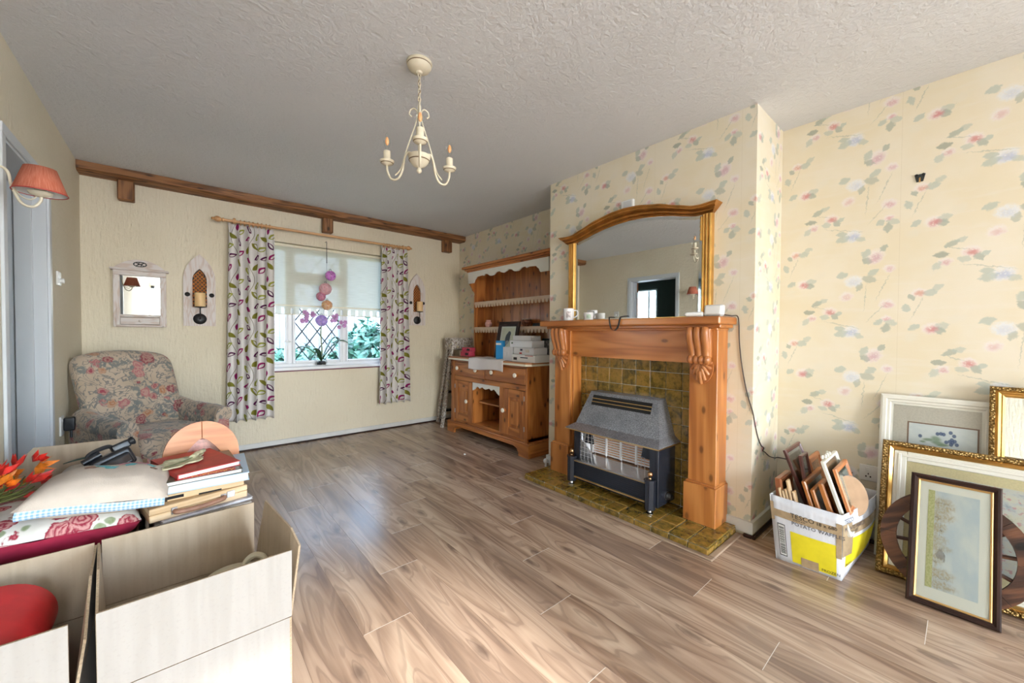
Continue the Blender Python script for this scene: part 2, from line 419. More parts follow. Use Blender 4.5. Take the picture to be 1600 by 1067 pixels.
wood('limed', (.44, .25, .155), (.62, .51, .455), (.70, .65, .63), 4, 22, 16, .7, 0, fine=.7)
wood('orange_wood', (.42, .13, .042), (.56, .20, .07), (.64, .26, .10), 3, 24, 8, .4, 0, coat=.2)
plain('white_paint', (.72, .73, .74), .4)
plain('upvc', (.80, .82, .86), .3)
plain('frame_paint', (.62, .65, .68), .45)
plain('skirting', (.66, .66, .64), .5, var=.06, vscale=6)
plain('valance_white', (.78, .77, .71), .5)
plain('cream_edge', (.80, .75, .60), .45)
plain('china_knob', (.86, .82, .70), .22)
plain('iron', (.012, .012, .014), .45, .2, bump=.2, bscale=200)
plain('lamp_cream', (.72, .65, .50), .4, var=.06)
plain('lamp_line', (.20, .13, .07), .5)
plain('brass', (.75, .50, .20), .28, 1.0)
plain('copper_ball', (.80, .50, .25), .22, 1.0)
plain('chrome', (.75, .75, .76), .18, 1.0)
plain('steel', (.55, .55, .57), .35, 1.0)
plain('black_plastic', (.015, .016, .019), .32)
plain('black_enamel', (.018, .020, .028), .28, coat=0) if False else plain('black_enamel', (.018, .021, .03), .26)
plain('grey_plastic', (.60, .62, .64), .4)
plain('white_plastic', (.82, .83, .83), .35)
plain('paper_white', (.80, .80, .78), .7)
plain('cord_dark', (.05, .035, .03), .6)
plain('void_shade', (.01, .01, .011), .9)  # near-black painted as the shade inside vents, slots and the box frame
plain('grout', (.60, .56, .44), .85, var=.15, vscale=60)
plain('red_paper', (.58, .018, .022), .45, var=.1)
plain('red_book', (.50, .045, .04), .45, var=.12)
plain('ink', (.02, .025, .06), .6)
plain('ink_black', (.02, .02, .02), .6)
plain('blue_box', (.02, .27, .62), .5)
plain('pink_box', (.62, .07, .13), .5, var=.2, vscale=30)
plain('tape', (.42, .31, .19), .25, var=.1, vscale=40)
plain('leather', (.32, .16, .10), .55, var=.15, vscale=60)
plain('mirror_glass', (.86, .88, .87), .015, 1.0)
plain('mirror_bevel', (.80, .83, .82), .05, 1.0)
plain('candle', (.80, .55, .28), .5, **{'Subsurface Weight': .3, 'Subsurface Radius': (.02, .012, .006)})
plain('soil', (.02, .022, .03), .8)
plain('leaf_green', (.035, .10, .045), .35, var=.3)
plain('stem_green', (.22, .25, .12), .6)
plain('orchid', (.50, .24, .50), .6, var=.25, vscale=80)
plain('pink_china', (.75, .42, .36), .3, var=.15, vscale=70)
plain('bronze_mix', (.25, .10, .06), .35, .3, var=.7, vscale=60)
plain('ivory', (.80, .74, .58), .35)
plain('mount_white', (.72, .72, .74), .7)
plain('mount_cream', (.74, .72, .66), .8)
plain('mount_mushroom', (.60, .55, .49), .85, var=.05, vscale=150)
plain('mount_yellow', (.70, .60, .37), .85, var=.05, vscale=150)
plain('mount_brown', (.25, .16, .12), .8)
plain('frame_white', (.74, .73, .66), .45)
plain('gold_flat', (.72, .42, .10), .3, .9, var=.15, vscale=12)
plain('gold_liner', (.78, .50, .20), .35, .8)
plain('hardboard', (.44, .29, .18), .85, var=.08)
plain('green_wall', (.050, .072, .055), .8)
plain('dish', (.80, .78, .70), .3)
plain('hedge_leaf', (.04, .115, .085), .5, var=.5, vscale=6)
plain('fence_pale', (.085, .095, .11), .8, var=.15)
plain('lawn', (.12, .19, .08), .9, var=.3)
plain('patio', (.45, .42, .38), .9, var=.15)
plain('ceramic_white', (.82, .83, .86), .25)
plain('socket_white', (.76, .76, .74), .35)
plain('bulb_amber', (.9, .45, .2), .3)  # even amber colour of the bulb filaments
plain('lead', (.045, .055, .06), .5, .4)
plain('maroon_tile', (.16, .03, .06), .35)
def m_gold_orn():
    t = NT('gold_ornament'); o = t.obj()
    n = t.voro(o, 120); n2 = t.noise(o, 60, 3)
    c = t.mix(t.step(n, .15, .6), (.62, .42, .17), (.20, .12, .035))
    MATS['gold_orn'] = t.bsdf(c, .42, .8, t.bump(t.math('ADD', n, n2), 1.0, .006))
m_gold_orn()
def m_hammered():
    t = NT('hammered_grey'); o = t.obj()
    n = t.noise(o, 260, 3, .6); b = t.noise(o, 7, 2)
    c = t.mix(t.step(n, .4, .62), (.13, .135, .15), (.40, .41, .44)); c = t.mix(t.math('MULTIPLY', t.step(b, .45, .7), .3), c, (.06, .065, .08))
    MATS['hammered'] = t.bsdf(c, .36, .35, t.bump(n, .35, .002))
m_hammered()
def m_tile():
    t = NT('olive_glazed_tile'); o = t.obj(); rnd = t.n('ObjectInfo').outputs['Random']
    sh = t.vm('SCALE', t.n('CombineXYZ', {0: rnd, 1: rnd, 2: rnd}).outputs[0]); sh.node.inputs[3].default_value = 23.0
    q = t.vm('ADD', o, sh)
    n = t.noise(q, 26, 4, .65, .4); m = t.noise(q, 85, 3, .6)
    f = t.math('ADD', t.math('MULTIPLY', n, .75), t.math('ADD', t.math('MULTIPLY', m, .22), t.math('MULTIPLY', rnd, .12)))
    c = t.ramp(f, [(.35, (.045, .034, .009)), (.46, (.15, .098, .018)), (.56, (.28, .172, .03)), (.67, (.37, .20, .042))])
    MATS['tile'] = t.bsdf(c, .16, 0, t.bump(m, .12, .003), **{'Coat Weight': .6, 'Coat Roughness': .08})
m_tile()
def m_card(name, base, dark, sc=260, rough=.8):
    t = NT(name); uv = t.uv()
    fl = t.math('SINE', t.math('MULTIPLY', t.n('SeparateXYZ', {0: uv}).outputs[0], sc)); low = t.noise(t.scale(uv, (40, 3, 1)), 1.0, 2); fib = t.noise(uv, 140, 2)
    c = t.mix(t.step(low, .35, .65), base, dark); c = t.mix(t.math('MULTIPLY', t.step(fib, .55, .7), .15), c, tuple(x * .7 for x in base))
    MATS[name] = t.bsdf(c, rough, 0, t.bump(t.math('ADD', t.math('MULTIPLY', fl, .35), low), .18, .004))
m_card('card_out', (.40, .37, .335), (.375, .345, .31))
m_card('card_in', (.50, .395, .285), (.45, .35, .245))
plain('card_edge', (.42, .31, .20), .9, var=.2, vscale=300)
m_card('card_white', (.72, .74, .80), (.68, .70, .76))
plain('card_yellow', (.80, .68, .02), .6, var=.05)
def m_glass():
    t = NT('thin_glass')
    fr = t.n('LayerWeight', {0: .12}).outputs[0]
    tr = t.n('BsdfTransparent', {0: (.97, .985, .98)}); gl = t.n('BsdfGlossy', {0: (1, 1, 1), 'Roughness': .02})
    MATS['glass'] = t.surf(t.n('MixShader', {0: t.math('MULTIPLY', fr, .8), 1: tr.outputs[0], 2: gl.outputs[0]}).outputs[0])
    for nm, col, r in (('ball_purple', (.52, .10, .55), .1), ('ball_pink', (.72, .34, .38), .1), ('ball_rose', (.52, .12, .26), .1), ('ball_orange', (.80, .40, .16), .1), ('ball_violet', (.38, .24, .72), .1)):
        t = NT(nm); o = t.obj()
        crack = t.step(t.voro(o, 55, feature='DISTANCE_TO_EDGE'), .05, .16); nz = t.noise(o, 40, 3)
        cc = t.mix(t.step(nz, .35, .65), col, tuple(min(1, x * 1.5 + .12) for x in col)); cc = t.mix(t.math('MULTIPLY', t.math('SUBTRACT', 1.0, crack), .5), cc, (.85, .75, .8))
        tr = t.n('BsdfTranslucent', {0: cc}); gb = t.n('BsdfPrincipled', {'Base Color': cc, 'Roughness': .12})
        MATS[nm] = t.surf(t.n('MixShader', {0: .45, 1: gb.outputs[0], 2: tr.outputs[0]}).outputs[0])
m_glass()
def m_blind():
    t = NT('blind_voile'); uv = t.uv()
    w = t.noise(t.scale(uv, (8, 260, 1)), 1.0, 2)
    c = t.mix(t.step(w, .35, .65), (.66, .67, .58), (.73, .74, .66))
    d = t.n('BsdfDiffuse', {0: c}); tl = t.n('BsdfTranslucent', {0: c}); tr = t.n('BsdfTransparent', {0: (1, 1, .97)})
    a = t.n('MixShader', {0: .13, 1: d.outputs[0], 2: tl.outputs[0]})
    MATS['blind'] = t.surf(t.n('MixShader', {0: .10, 1: a.outputs[0], 2: tr.outputs[0]}).outputs[0])
m_blind()
def m_curtain():
    t = NT('leaf_print_curtain'); uv = t.uv(); TU, TV = .34, .455
    s = t.n('SeparateXYZ', {0: uv})
    p = t.vm('WRAP', uv, (TU, TV, 1), (0, 0, -1)); W = (TU, TV)
    weave = t.noise(t.scale(uv, (300, 300, 1)), 1.0, 2)
    c = t.mix(t.step(weave, .3, .7), (.70, .665, .65), (.77, .74, .72))
    def paint(mask, col):
        nonlocal c
        c = t.mix(mask, c, col)
    mag, plum, oli, lime, stem = (.30, .022, .13), (.10, .018, .075), (.235, .225, .04), (.33, .34, .07), (.16, .13, .07)
    def stemc(c0, A, w, ph):
        x = t.math('ADD', c0, t.math('MULTIPLY', t.math('SINE', t.math('ADD', t.math('MULTIPLY', s.outputs[1], 2 * pi / TV), ph)), A))
        d = t.math('ABSOLUTE', t.math('WRAP', t.math('SUBTRACT', t.math('MODULO', t.math('ADD', s.outputs[0], 10 * TU), TU), x), TU / 2, -TU / 2))
        paint(t.step(d, w, w * .6), stem)
    stemc(.08, .030, .0022, 0.0); stemc(.25, .034, .0022, 2.2)
    for (x, y, rx, ry, a, col, half) in [(.03, .05, .04, .019, .9, mag, 1), (.125, .10, .036, .017, 2.3, oli, 0), (.055, .165, .034, .015, .35, plum, 1), (.145, .19, .038, .017, .8, mag, 1), (.03, .25, .04, .018, .5, lime, 1), (.13, .29, .036, .017, 2.2, plum, 1), (.055, .345, .036, .016, 2.6, oli, 0), (.145, .385, .036, .017, .7, lime, 1), (.10, .425, .03, .013, 1.4, mag, 0),
                                     (.21, .03, .036, .017, 2.2, lime, 1), (.30, .075, .038, .018, .8, oli, 0), (.225, .13, .034, .016, 2.5, mag, 0), (.315, .165, .036, .017, .6, plum, 1), (.21, .225, .038, .018, 1.1, oli, 0), (.295, .265, .04, .018, 2.3, oli, 1), (.215, .33, .034, .015, .5, mag, 1), (.315, .355, .038, .018, .9, lime, 1), (.23, .415, .036, .017, 2.4, plum, 1)]:
        rx, ry = rx * 1.18, ry * 1.15
        paint(t.leafm(p, (x, y), (rx, ry * 1.15), a, W, .12), col)
        if half: paint(t.leafm(p, (x + .004 * sin(a), y - .004 * cos(a)), (rx * .62, ry * .5), a, W, .15), (.72, .69, .67))
    d = t.n('BsdfDiffuse', {0: c}); tl = t.n('BsdfTranslucent', {0: c})
    MATS['curtain'] = t.surf(t.n('MixShader', {0: .12, 1: d.outputs[0], 2: tl.outputs[0]}).outputs[0])
m_curtain()
def m_tapestry():
    t = NT('tapestry_floral'); o = t.obj()
    nz = t.n('TexNoise', {'Vector': o, 'Scale': 9.0, 'Detail': 2.0}).outputs[1]
    p = t.vm('ADD', o, t.vm('MULTIPLY', t.vm('SUBTRACT', nz, (.5, .5, .5)), (.07, .07, .07)))
    c = t.mix(t.step(t.noise(o, 5, 2), .35, .65), (.45, .35, .255), (.53, .42, .32))
    # scrolling leaves
    sw = t.noise(p, 11, 2, .5, 2.2)
    c = t.mix(t.math('MULTIPLY', t.step(t.math('ABSOLUTE', t.math('SUBTRACT', sw, .5)), .045, .018), .85), c, (.16, .165, .165))
    v1 = t.voro(p, 8.5); c = t.mix(t.math('MULTIPLY', t.math('MULTIPLY', t.step(v1, .46, .36), t.step(t.noise(p, 38, 2), .40, .52)), .9), c, (.17, .19, .185))
    def flowers(sc, off, r, cols):
        nonlocal c
        q = t.vm('ADD', p, off); d = t.voro(q, sc, rnd=.9); r_ = t.n('SeparateXYZ', {0: t.voro(q, sc, 'Color', rnd=.9)}).outputs[0]
        wv = t.math('ADD', d, t.math('MULTIPLY', t.math('SUBTRACT', t.noise(q, 60, 2), .5), .28))
        ringm = t.math('ADD', t.math('MULTIPLY', t.math('SINE', t.math('MULTIPLY', wv, 42.0)), .5), .5)
        c2 = t.mix(t.step(r_, .45, .55), cols[0], cols[1])
        c2 = t.mix(t.math('MULTIPLY', ringm, .55), c2, (.56, .42, .32))
        c = t.mix(t.step(wv, r, r * .8), c, c2)
    flowers(7.4, (.3, .7, .2), .33, ((.25, .035, .055), (.42, .14, .15)))
    flowers(8.6, (1.7, .1, .9), .27, ((.42, .18, .08), (.33, .05, .08)))
    wv = t.noise(o, 420, 1)
    c = t.mix(t.math('MULTIPLY', t.step(wv, .5, .7), .14), c, (.30, .24, .18))
    MATS['tapestry'] = t.bsdf(c, .9, 0, t.bump(wv, .25, .003), **{'Sheen Weight': .25})
m_tapestry()
def m_rosecush():
    t = NT('rose_print'); o = t.obj()
    nz = t.n('TexNoise', {'Vector': o, 'Scale': 22.0, 'Detail': 2.0}).outputs[1]
    p = t.vm('MULTIPLY', t.vm('ADD', o, t.vm('MULTIPLY', t.vm('SUBTRACT', nz, (.5, .5, .5)), (.025, .025, .0))), (1, 1, .25))
    c = (.74, .72, .66); 
    cc = t.mix(t.step(t.noise(o, 30, 1), .4, .6), c, (.79, .77, .72))
    v = t.voro(t.vm('ADD', p, (.13, .41, 0)), 22, rnd=1); nb = t.noise(p, 90, 2)
    cc = t.mix(t.math('MULTIPLY', t.step(v, .36, .28), t.math('ADD', .55, t.math('MULTIPLY', nb, .5))), cc, (.20, .27, .11))
    q = t.vm('ADD', p, (.71, .23, 0)); d = t.voro(q, 12.5, rnd=.75)
    wv = t.math('ADD', d, t.math('MULTIPLY', t.math('SUBTRACT', t.noise(q, 70, 2), .5), .25))
    rg = t.math('ADD', t.math('MULTIPLY', t.math('SINE', t.math('MULTIPLY', wv, 48.0)), .5), .5)
    rose = t.mix(rg, (.33, .02, .05), (.66, .34, .32))
    cc = t.mix(t.step(wv, .40, .36), cc, rose)
    MATS['rose_print'] = t.bsdf(cc, .9, 0, t.bump(t.noise(o, 500, 1), .2, .002))
m_rosecush()
plain('crimson', (.33, .012, .045), .8, var=.15, vscale=14, bump=.3, bscale=60)
plain('linen', (.66, .57, .485), .9, var=.05, bump=.25, bscale=300)
def m_gingham():
    t = NT('blue_gingham'); s = t.n('SeparateXYZ', {0: t.uv()})
    a = t.math('GREATER_THAN', t.math('SINE', t.math('MULTIPLY', s.outputs[0], 620.0)), 0.0); b = t.math('GREATER_THAN', t.math('SINE', t.math('MULTIPLY', s.outputs[1], 620.0)), 0.0)
    c = t.mix(t.math('MULTIPLY', t.math('ADD', a, b), .5), (.78, .82, .84), (.25, .47, .68))
    MATS['gingham'] = t.bsdf(c, .85)
m_gingham()
def m_towel():
    t = NT('tea_towel'); uv = t.uv()
    w = t.math('SINE', t.math('MULTIPLY', t.n('SeparateXYZ', {0: uv}).outputs[1], 900.0))
    c = t.mix(t.step(w, -.4, .4), (.72, .66, .64), (.78, .73, .71))
    c = t.mix(t.math('MULTIPLY', t.blob(uv, (.40, .30), (.055, .045), 0, None, .2), .5), c, (.45, .52, .47))
    MATS['towel'] = t.bsdf(c, .9)
m_towel()
def m_shade():
    t = NT('coral_shade'); uv = t.uv()
    n = t.noise(t.scale(uv, (160, 2, 1)), 1.0, 3, .6)
    c = t.mix(t.step(n, .35, .68), (.60, .17, .10), (.72, .27, .18))
    d = t.n('BsdfDiffuse', {0: c}); tl = t.n('BsdfTranslucent', {0: c})
    MATS['shade'] = t.surf(t.n('MixShader', {0: .18, 1: d.outputs[0], 2: tl.outputs[0]}).outputs[0])
m_shade()
def m_splatter():
    t = NT('paint_splattered'); o = t.obj()
    n = t.noise(o, 45, 4, .7); m = t.noise(t.vm('ADD', o, (3, 1, 2)), 70, 3)
    c = t.mix(t.step(n, .42, .55), (.22, .19, .16), (.66, .64, .62)); c = t.mix(t.math('MULTIPLY', t.step(m, .56, .62), .8), c, (.34, .20, .15)); c = t.mix(t.step(t.noise(o, 30, 2), .62, .68), c, (.55, .50, .30))
    MATS['splatter'] = t.bsdf(c, .55, .1)
m_splatter()
# ------------------------------------------------------------------ the room shell
XL, XR, XC, YW, YR, ZC = -.5625, 2.88, 2.426, 4.45, -5.0, 2.4
CY0, CY1 = .767, 2.331
floor = struct('floor', bx(XL, XR, YR, YW, -.12, -.0095), 'screed', label='brown laminate plank floor running towards the window')
PW, PL = .1935, 1.307
k = -6
while .515 + PW * k < XR:
    x0 = .515 + PW * k; x1 = x0 + PW
    ys = 1.443 + .3195 * k
    while ys > YR: ys -= PL
    while ys < YW:
        a, b = max(ys, YR), min(ys + PL, YW); c, d = max(x0, XL), min(x1, XR)
        if b - a > .02 and d - c > .01:
            g = .0002; cx, cy = (c + d) / 2, (a + b) / 2
            o = struct('plank', bx(c - cx + g, d - cx - g, a - cy + g, b - cy - g, -.0095, 0, b=.0004), 'floor', floor); o.location = (cx, cy, 0)
            if a > YR + .01:
                j = struct('joint_strip', bx(c - cx + .004, d - cx - .004, -.0011, .0011, -.004, .0001), 'joint_strip', floor); j.location = (cx, a, 0)
        ys += PL
    k += 1

def uvbox(mb, x0, x1, y0, y1, z0, z1, uf):
    vs = [(x, y, z) for x in (x0, x1) for y in (y0, y1) for z in (z0, z1)]
    fs = [(0, 1, 3, 2), (4, 6, 7, 5), (0, 4, 5, 1), (2, 3, 7, 6), (0, 2, 6, 4), (1, 5, 7, 3)]
    mb.add(vs, fs, [[uf(vs[i]) for i in f] for f in fs]); return mb

# window wall with its opening
WX0, WX1, WZ0, WZ1 = .62, 1.92, .765, 2.03
m = MB()
m.box(XL - .2, WX0, YW, YW + .27, -.12, ZC + .1); m.box(WX1, XR + .12, YW, YW + .27, -.12, ZC + .1)
m.box(WX0, WX1, YW, YW + .27, -.12, WZ0); m.box(WX0, WX1, YW, YW + .27, WZ1, ZC + .1)
struct('wall_far', m, 'wall', label='cream textured wall around the window')
# left wall with two doorways into a dark green room
D1, D2, DH = (2.69, 3.43), (1.45, 2.33), 1.965
m = MB(); T = .16
for a, b in ((D1[1], YW), (D2[1], D1[0]), (YR, D2[0])): m.box(XL - T, XL, a, b, -.12, ZC + .1)
for a, b in (D1, D2): m.box(XL - T, XL, a, b, DH, ZC + .1)
struct('wall_left', m, 'wall', label='cream textured wall with the white doorway')
# papered walls
m = MB(); pf = lambda p: (.767 - p[1] + 5.3, p[2] + 1.0)
for q in ((YR, -4.7, -.12, ZC + .1), (-1.9, YW, -.12, ZC + .1), (-4.7, -1.9, -.12, .35), (-4.7, -1.9, 2.35, ZC + .1)): uvbox(m, XR, XR + .12, *q, pf)
struct('wall_right', m, 'paper', label='yellow floral papered wall of the alcoves')
m = MB(); uvbox(m, XC, XR + .02, CY0, CY1, -.05, ZC + .05, lambda p: (5.3 - (XR - p[0]) - (p[1] - CY0), p[2] + 1.0))
struct('wall_chimney', m, 'paper', label='yellow floral papered chimney breast')
m = MB(); gx0, gx1, gz = -.52, .98, 2.34
m.box(XL - T, gx0, YR - .2, YR, -.12, ZC + .1); m.box(gx1, XR + .12, YR - .2, YR, -.12, ZC + .1); m.box(gx0, gx1, YR - .2, YR, gz, ZC + .1); m.box(gx0, gx1, YR - .2, YR, -.12, 0)
struct('wall_rear', m, 'wall')
struct('ceiling', bx(-4.2, XR + .2, YR - .2, YW + 1.3, ZC, ZC + .1), 'ceiling', label='white textured plaster ceiling')
# open garden doors behind the camera
m = MB(); m.box(gx0, gx0 + .07, YR - .14, YR - .06, 0, gz); m.box(gx1 - .07, gx1, YR - .14, YR - .06, 0, gz); m.box(gx0, gx1, YR - .14, YR - .06, gz - .07, gz)
struct('door_3', m, 'upvc')
# green room behind the doorways
m = MB(); GX = -3.2
m.box(GX - .15, GX, .6, 4.46, 0, ZC); m.box(GX - .15, GX, 5.0, 5.6, 0, ZC); m.box(GX - .15, GX, 4.46, 5.0, 0, 1.0); m.box(GX - .15, GX, 4.46, 5.0, 2.12, ZC)
m.box(GX - .15, XL - T, 5.6, 5.7, 0, ZC); m.box(GX - .15, XL - T, .5, .6, 0, ZC); m.box(XL - T - .02, XL - T - .001, 3.56, 5.6, 0, ZC)
struct('wall_green_room', m, 'green_wall')
struct('floor_green_room', bx(GX, XL - .0005, .6, 5.6, -.1, -.001), 'screed')
m = MB(); m.box(GX - .14, GX + .01, 4.99, 5.01, 1.0, 2.13); m.box(GX - .14, GX + .01, 4.44, 4.47, 1.0, 2.13); m.box(GX - .14, GX + .01, 4.44, 5.01, .98, 1.01); m.box(GX - .14, GX + .01, 4.44, 5.01, 2.11, 2.14); m.box(GX - .12, GX - .08, 4.66, 4.71, 1.0, 2.12)
struct('window_2', m, 'white_paint')

# door frames in the left wall
def doorway(n, y0, y1):
    w = .045; root = tag(bpy.data.objects.new('door_%d' % n, None), kind='structure'); COL.objects.link(root)
    if n == 1: root['label'] = 'white painted door frame at the left edge of the room'
    for nm, m in (('architrave', bx(XL + .0002, XL + .012, y1 - .001, y1 + w, 0, DH - .0003, b=.002)), ('architrave', bx(XL + .0002, XL + .012, y0 - w, y0 + .001, 0, DH - .0003, b=.002)), ('architrave', bx(XL + .0002, XL + .0125, y0 - w, y1 + w, DH, DH + w, b=.003)),
                  ('jamb', bx(XL - T - .01, XL + .0015, y1 - .012, y1 - .0004, 0, DH - .015)), ('jamb', bx(XL - T - .01, XL + .0015, y0 + .0004, y0 + .012, 0, DH - .015)), ('head_jamb', bx(XL - T - .01, XL + .0015, y0 + .0004, y1 - .0004, DH - .0145, DH - .0004)),
                  ('door_stop', bx(XL - .115, XL - .05, y1 - .027, y1 - .011, 0, DH - .015, b=.002)), ('door_stop', bx(XL - .115, XL - .05, y0 + .011, y0 + .027, 0, DH - .015, b=.002))):
        mk(nm, m, 'frame_paint', root)
    return root
dr = doorway(1, *D1); doorway(2, *D2)
lf = mk('door_leaf', bx(-.70, 0, -.02, .02, .01, DH - .015, b=.002), 'mahogany', dr); lf.location = (-.742, 3.425, 0); lf.rotation_euler = (0, 0, R(-32))
for z in (.35, 1.38, 1.75):
    h = MB(); h.box(-.737, -.70, 3.408, 3.4185, z - .05, z + .05)
    for q in range(5): h.lathe([(.007, z - .05 + q * .02), (.007, z - .032 + q * .02)], 8, (-.727, 3.405, 0))
    mk('hinge', h, 'steel', dr)

# skirting and floor beads
struct('baseboard_far', bx(XL, XR, YW - .016, YW, .012, .06, b=.004), 'skirting')
struct('trim_1', bx(XL, XR, YW - .03, YW, 0, .014, b=.004), 'pine_pale') if False else struct('trim_1', bx(XL, XR, YW - .026, YW, 0, .013, b=.004), 'walnut_dark')
struct('baseboard_left', bx(XL, XL + .016, D1[1] + .045, YW, .0, .06, b=.004), 'skirting')
m = MB(); m.box(XC - .016, XC - .0002, CY0 + .0003, CY1 - .0003, .02, .085); m.box(XC - .016, XR - .017, CY0 - .016, CY0 - .0002, .02, .0851); m.box(XC - .016, XR - .017, CY1 + .0002, CY1 + .016, .02, .0851)
struct('baseboard_chimney', m, 'skirting')
m = MB(); m.box(XC - .034, XC - .0165, CY0 - .0158, .796, 0, .0195, b=.005); m.box(XC - .034, XR - .036, CY0 - .034, CY0 - .0165, 0, .0198, b=.005)
struct('trim_2', m, 'walnut_dark')
m = MB(); m.box(XR - .016, XR, YR, CY0, .02, .085, b=.004); m.box(XR - .016, XR, CY1, YW, .02, .085, b=.004)
struct('baseboard_right', m, 'skirting')
struct('trim_3', bx(XR - .034, XR - .0165, YR, CY0 - .018, 0, .0195, b=.005), 'walnut_dark')

# ------------------------------------------------------------------ timber beam over the window wall
beam = thing('timber_beam', 'dark stained rustic beam with three stub posts under the ceiling', 'beam', (0, 0, 0))
m = MB()
n = 46; prof = lambda s: [(4.30 + .004 * sin(s * 37), 2.399), (4.298 + .005 * sin(s * 23 + 1), 2.345 + .004 * sin(s * 31)), (4.325, 2.328 + .003 * sin(s * 19)), (4.449, 2.330), (4.449, 2.399)]
m.grid(lambda u, v: (XL + .002 + (XR - XL - .004) * u, *prof(u)[int(round(v * 5)) % 5]), n, 5, uvf=lambda u, v: (u * 3.44 + 2.2, v * .45))
m.prism([(a, b) for a, b in prof(0)], 0, XL + .002, XL + .003); m.prism([(a, b) for a, b in prof(1)], 0, XR - .003, XR - .002)
mk('beam_timber', m, 'beam', beam, smooth=50)
for a, b, z in ((-.352, -.254, 2.176), (1.160, 1.258, 2.18), (2.600, 2.720, 2.18)):
    mk('stub_post', bx(a, b, 4.37, 4.449, z, 2.332, b=.007, grain=2), 'beam', beam)

# ------------------------------------------------------------------ window
win = tag(bpy.data.objects.new('window_1', None), 'white framed garden window with leaded centre casement', kind='structure'); COL.objects.link(win)
FY0, FY1, GY = 4.53, 4.60, 4.565
fm = lambda nm, *a: mk(nm, bx(*a, b=.006), 'upvc', win)
fm('outer_frame', WX0, WX0 + .05, FY0, FY1, WZ0, WZ1); fm('outer_frame', WX1 - .05, WX1, FY0, FY1, WZ0, WZ1)
fm('outer_frame', WX0 + .0495, WX1 - .0495, FY0 + .0005, FY1 - .0005, WZ1 - .05, WZ1); fm('outer_frame', WX0 + .0495, WX1 - .0495, FY0 + .0005, FY1 - .0005, WZ0, WZ0 + .045)
for x in (.875, 1.412): fm('mullion', x - .022, x + .022, FY0 - .004, FY1, WZ0 + .04, WZ1 - .04)
fm('transom', .8965, 1.3905, FY0 - .0035, FY1 - .0005, 1.665, 1.735)
def sash(x0, x1, z0, z1, w=.028):
    m = MB(); m.box(x0, x0 + w, FY0 - .012, FY1 - .01, z0, z1, b=.006); m.box(x1 - w, x1, FY0 - .012, FY1 - .01, z0, z1, b=.006); m.box(x0 + w, x1 - w, FY0 - .012, FY1 - .01, z0, z0 + w, b=.006); m.box(x0 + w, x1 - w, FY0 - .012, FY1 - .01, z1 - w, z1, b=.006)
    return mk('sash', m, 'upvc', win)
def pane(x0, x1, z0, z1, par=win): return mk('pane', bx(x0, x1, GY - .002, GY + .002, z0, z1), 'glass', par)
def lattice(x0, x1, z0, z1, par, dx=.148, dz=.205, r=.0055):
    m = MB(); s = dz / dx
    for sg in (1, -1):
        c = -12 * dz
        while c < 14 * dz:
            pts = []
            for x in (x0, x1):
                z = z0 + c + sg * s * (x - x0)
                if z0 <= z <= z1: pts.append((x, z))
            for z in (z0, z1):
                x = x0 + (z - z0 - c) / (sg * s)
                if x0 < x < x1: pts.append((x, z))
            if len(pts) == 2 and hypot(pts[0][0] - pts[1][0], pts[0][1] - pts[1][1]) > .02:
                m.tube([(pts[0][0], GY - .004, pts[0][1]), (pts[1][0], GY - .004, pts[1][1])], r, 4)
            c += dz
    mk('leading', m, 'lead', par)
s1 = sash(.897, 1.390, .808, 1.668); pane(.92, 1.368, .83, 1.645, s1); lattice(.922, 1.366, .834, 1.643, s1)
m = MB(); 
for a in ((.921, .926, .832, 1.645), (1.362, 1.367, .832, 1.645)): m.box(a[0], a[1], GY - .012, GY + .002, a[2], a[3])
m.box(.921, 1.367, GY - .012, GY + .002, .831, .836)
mk('gasket', m, 'lead', s1)
s2 = sash(.897, 1.390, 1.732, 1.982); pane(.92, 1.368, 1.75, 1.96, s2); lattice(.922, 1.366, 1.756, 1.958, s2)
for a, b in ((.665, .857), (1.43, 1.875)):
    s3 = sash(a, b, .81, 1.985, .022); pane(a + .02, b - .02, .83, 1.965, s3)
for x in (.868, 1.405):
    mk('stay_handle', bx(x - .012, x + .012, FY0 - .05, FY0 - .01, 1.03, 1.045, b=.003).box(x - .05, x + .012, FY0 - .05, FY0 - .035, 1.032, 1.043, b=.002), 'white_plastic', win)
mk('window_board', bx(WX0, WX1, YW - .012, FY0 + .01, WZ0 - .02, WZ0 + .012, b=.005), 'upvc', win)
mk('tile_edge', bx(WX0, WX1, YW - .010, YW + .02, WZ0 - .032, WZ0 - .0205, b=.003), 'maroon_tile', win)

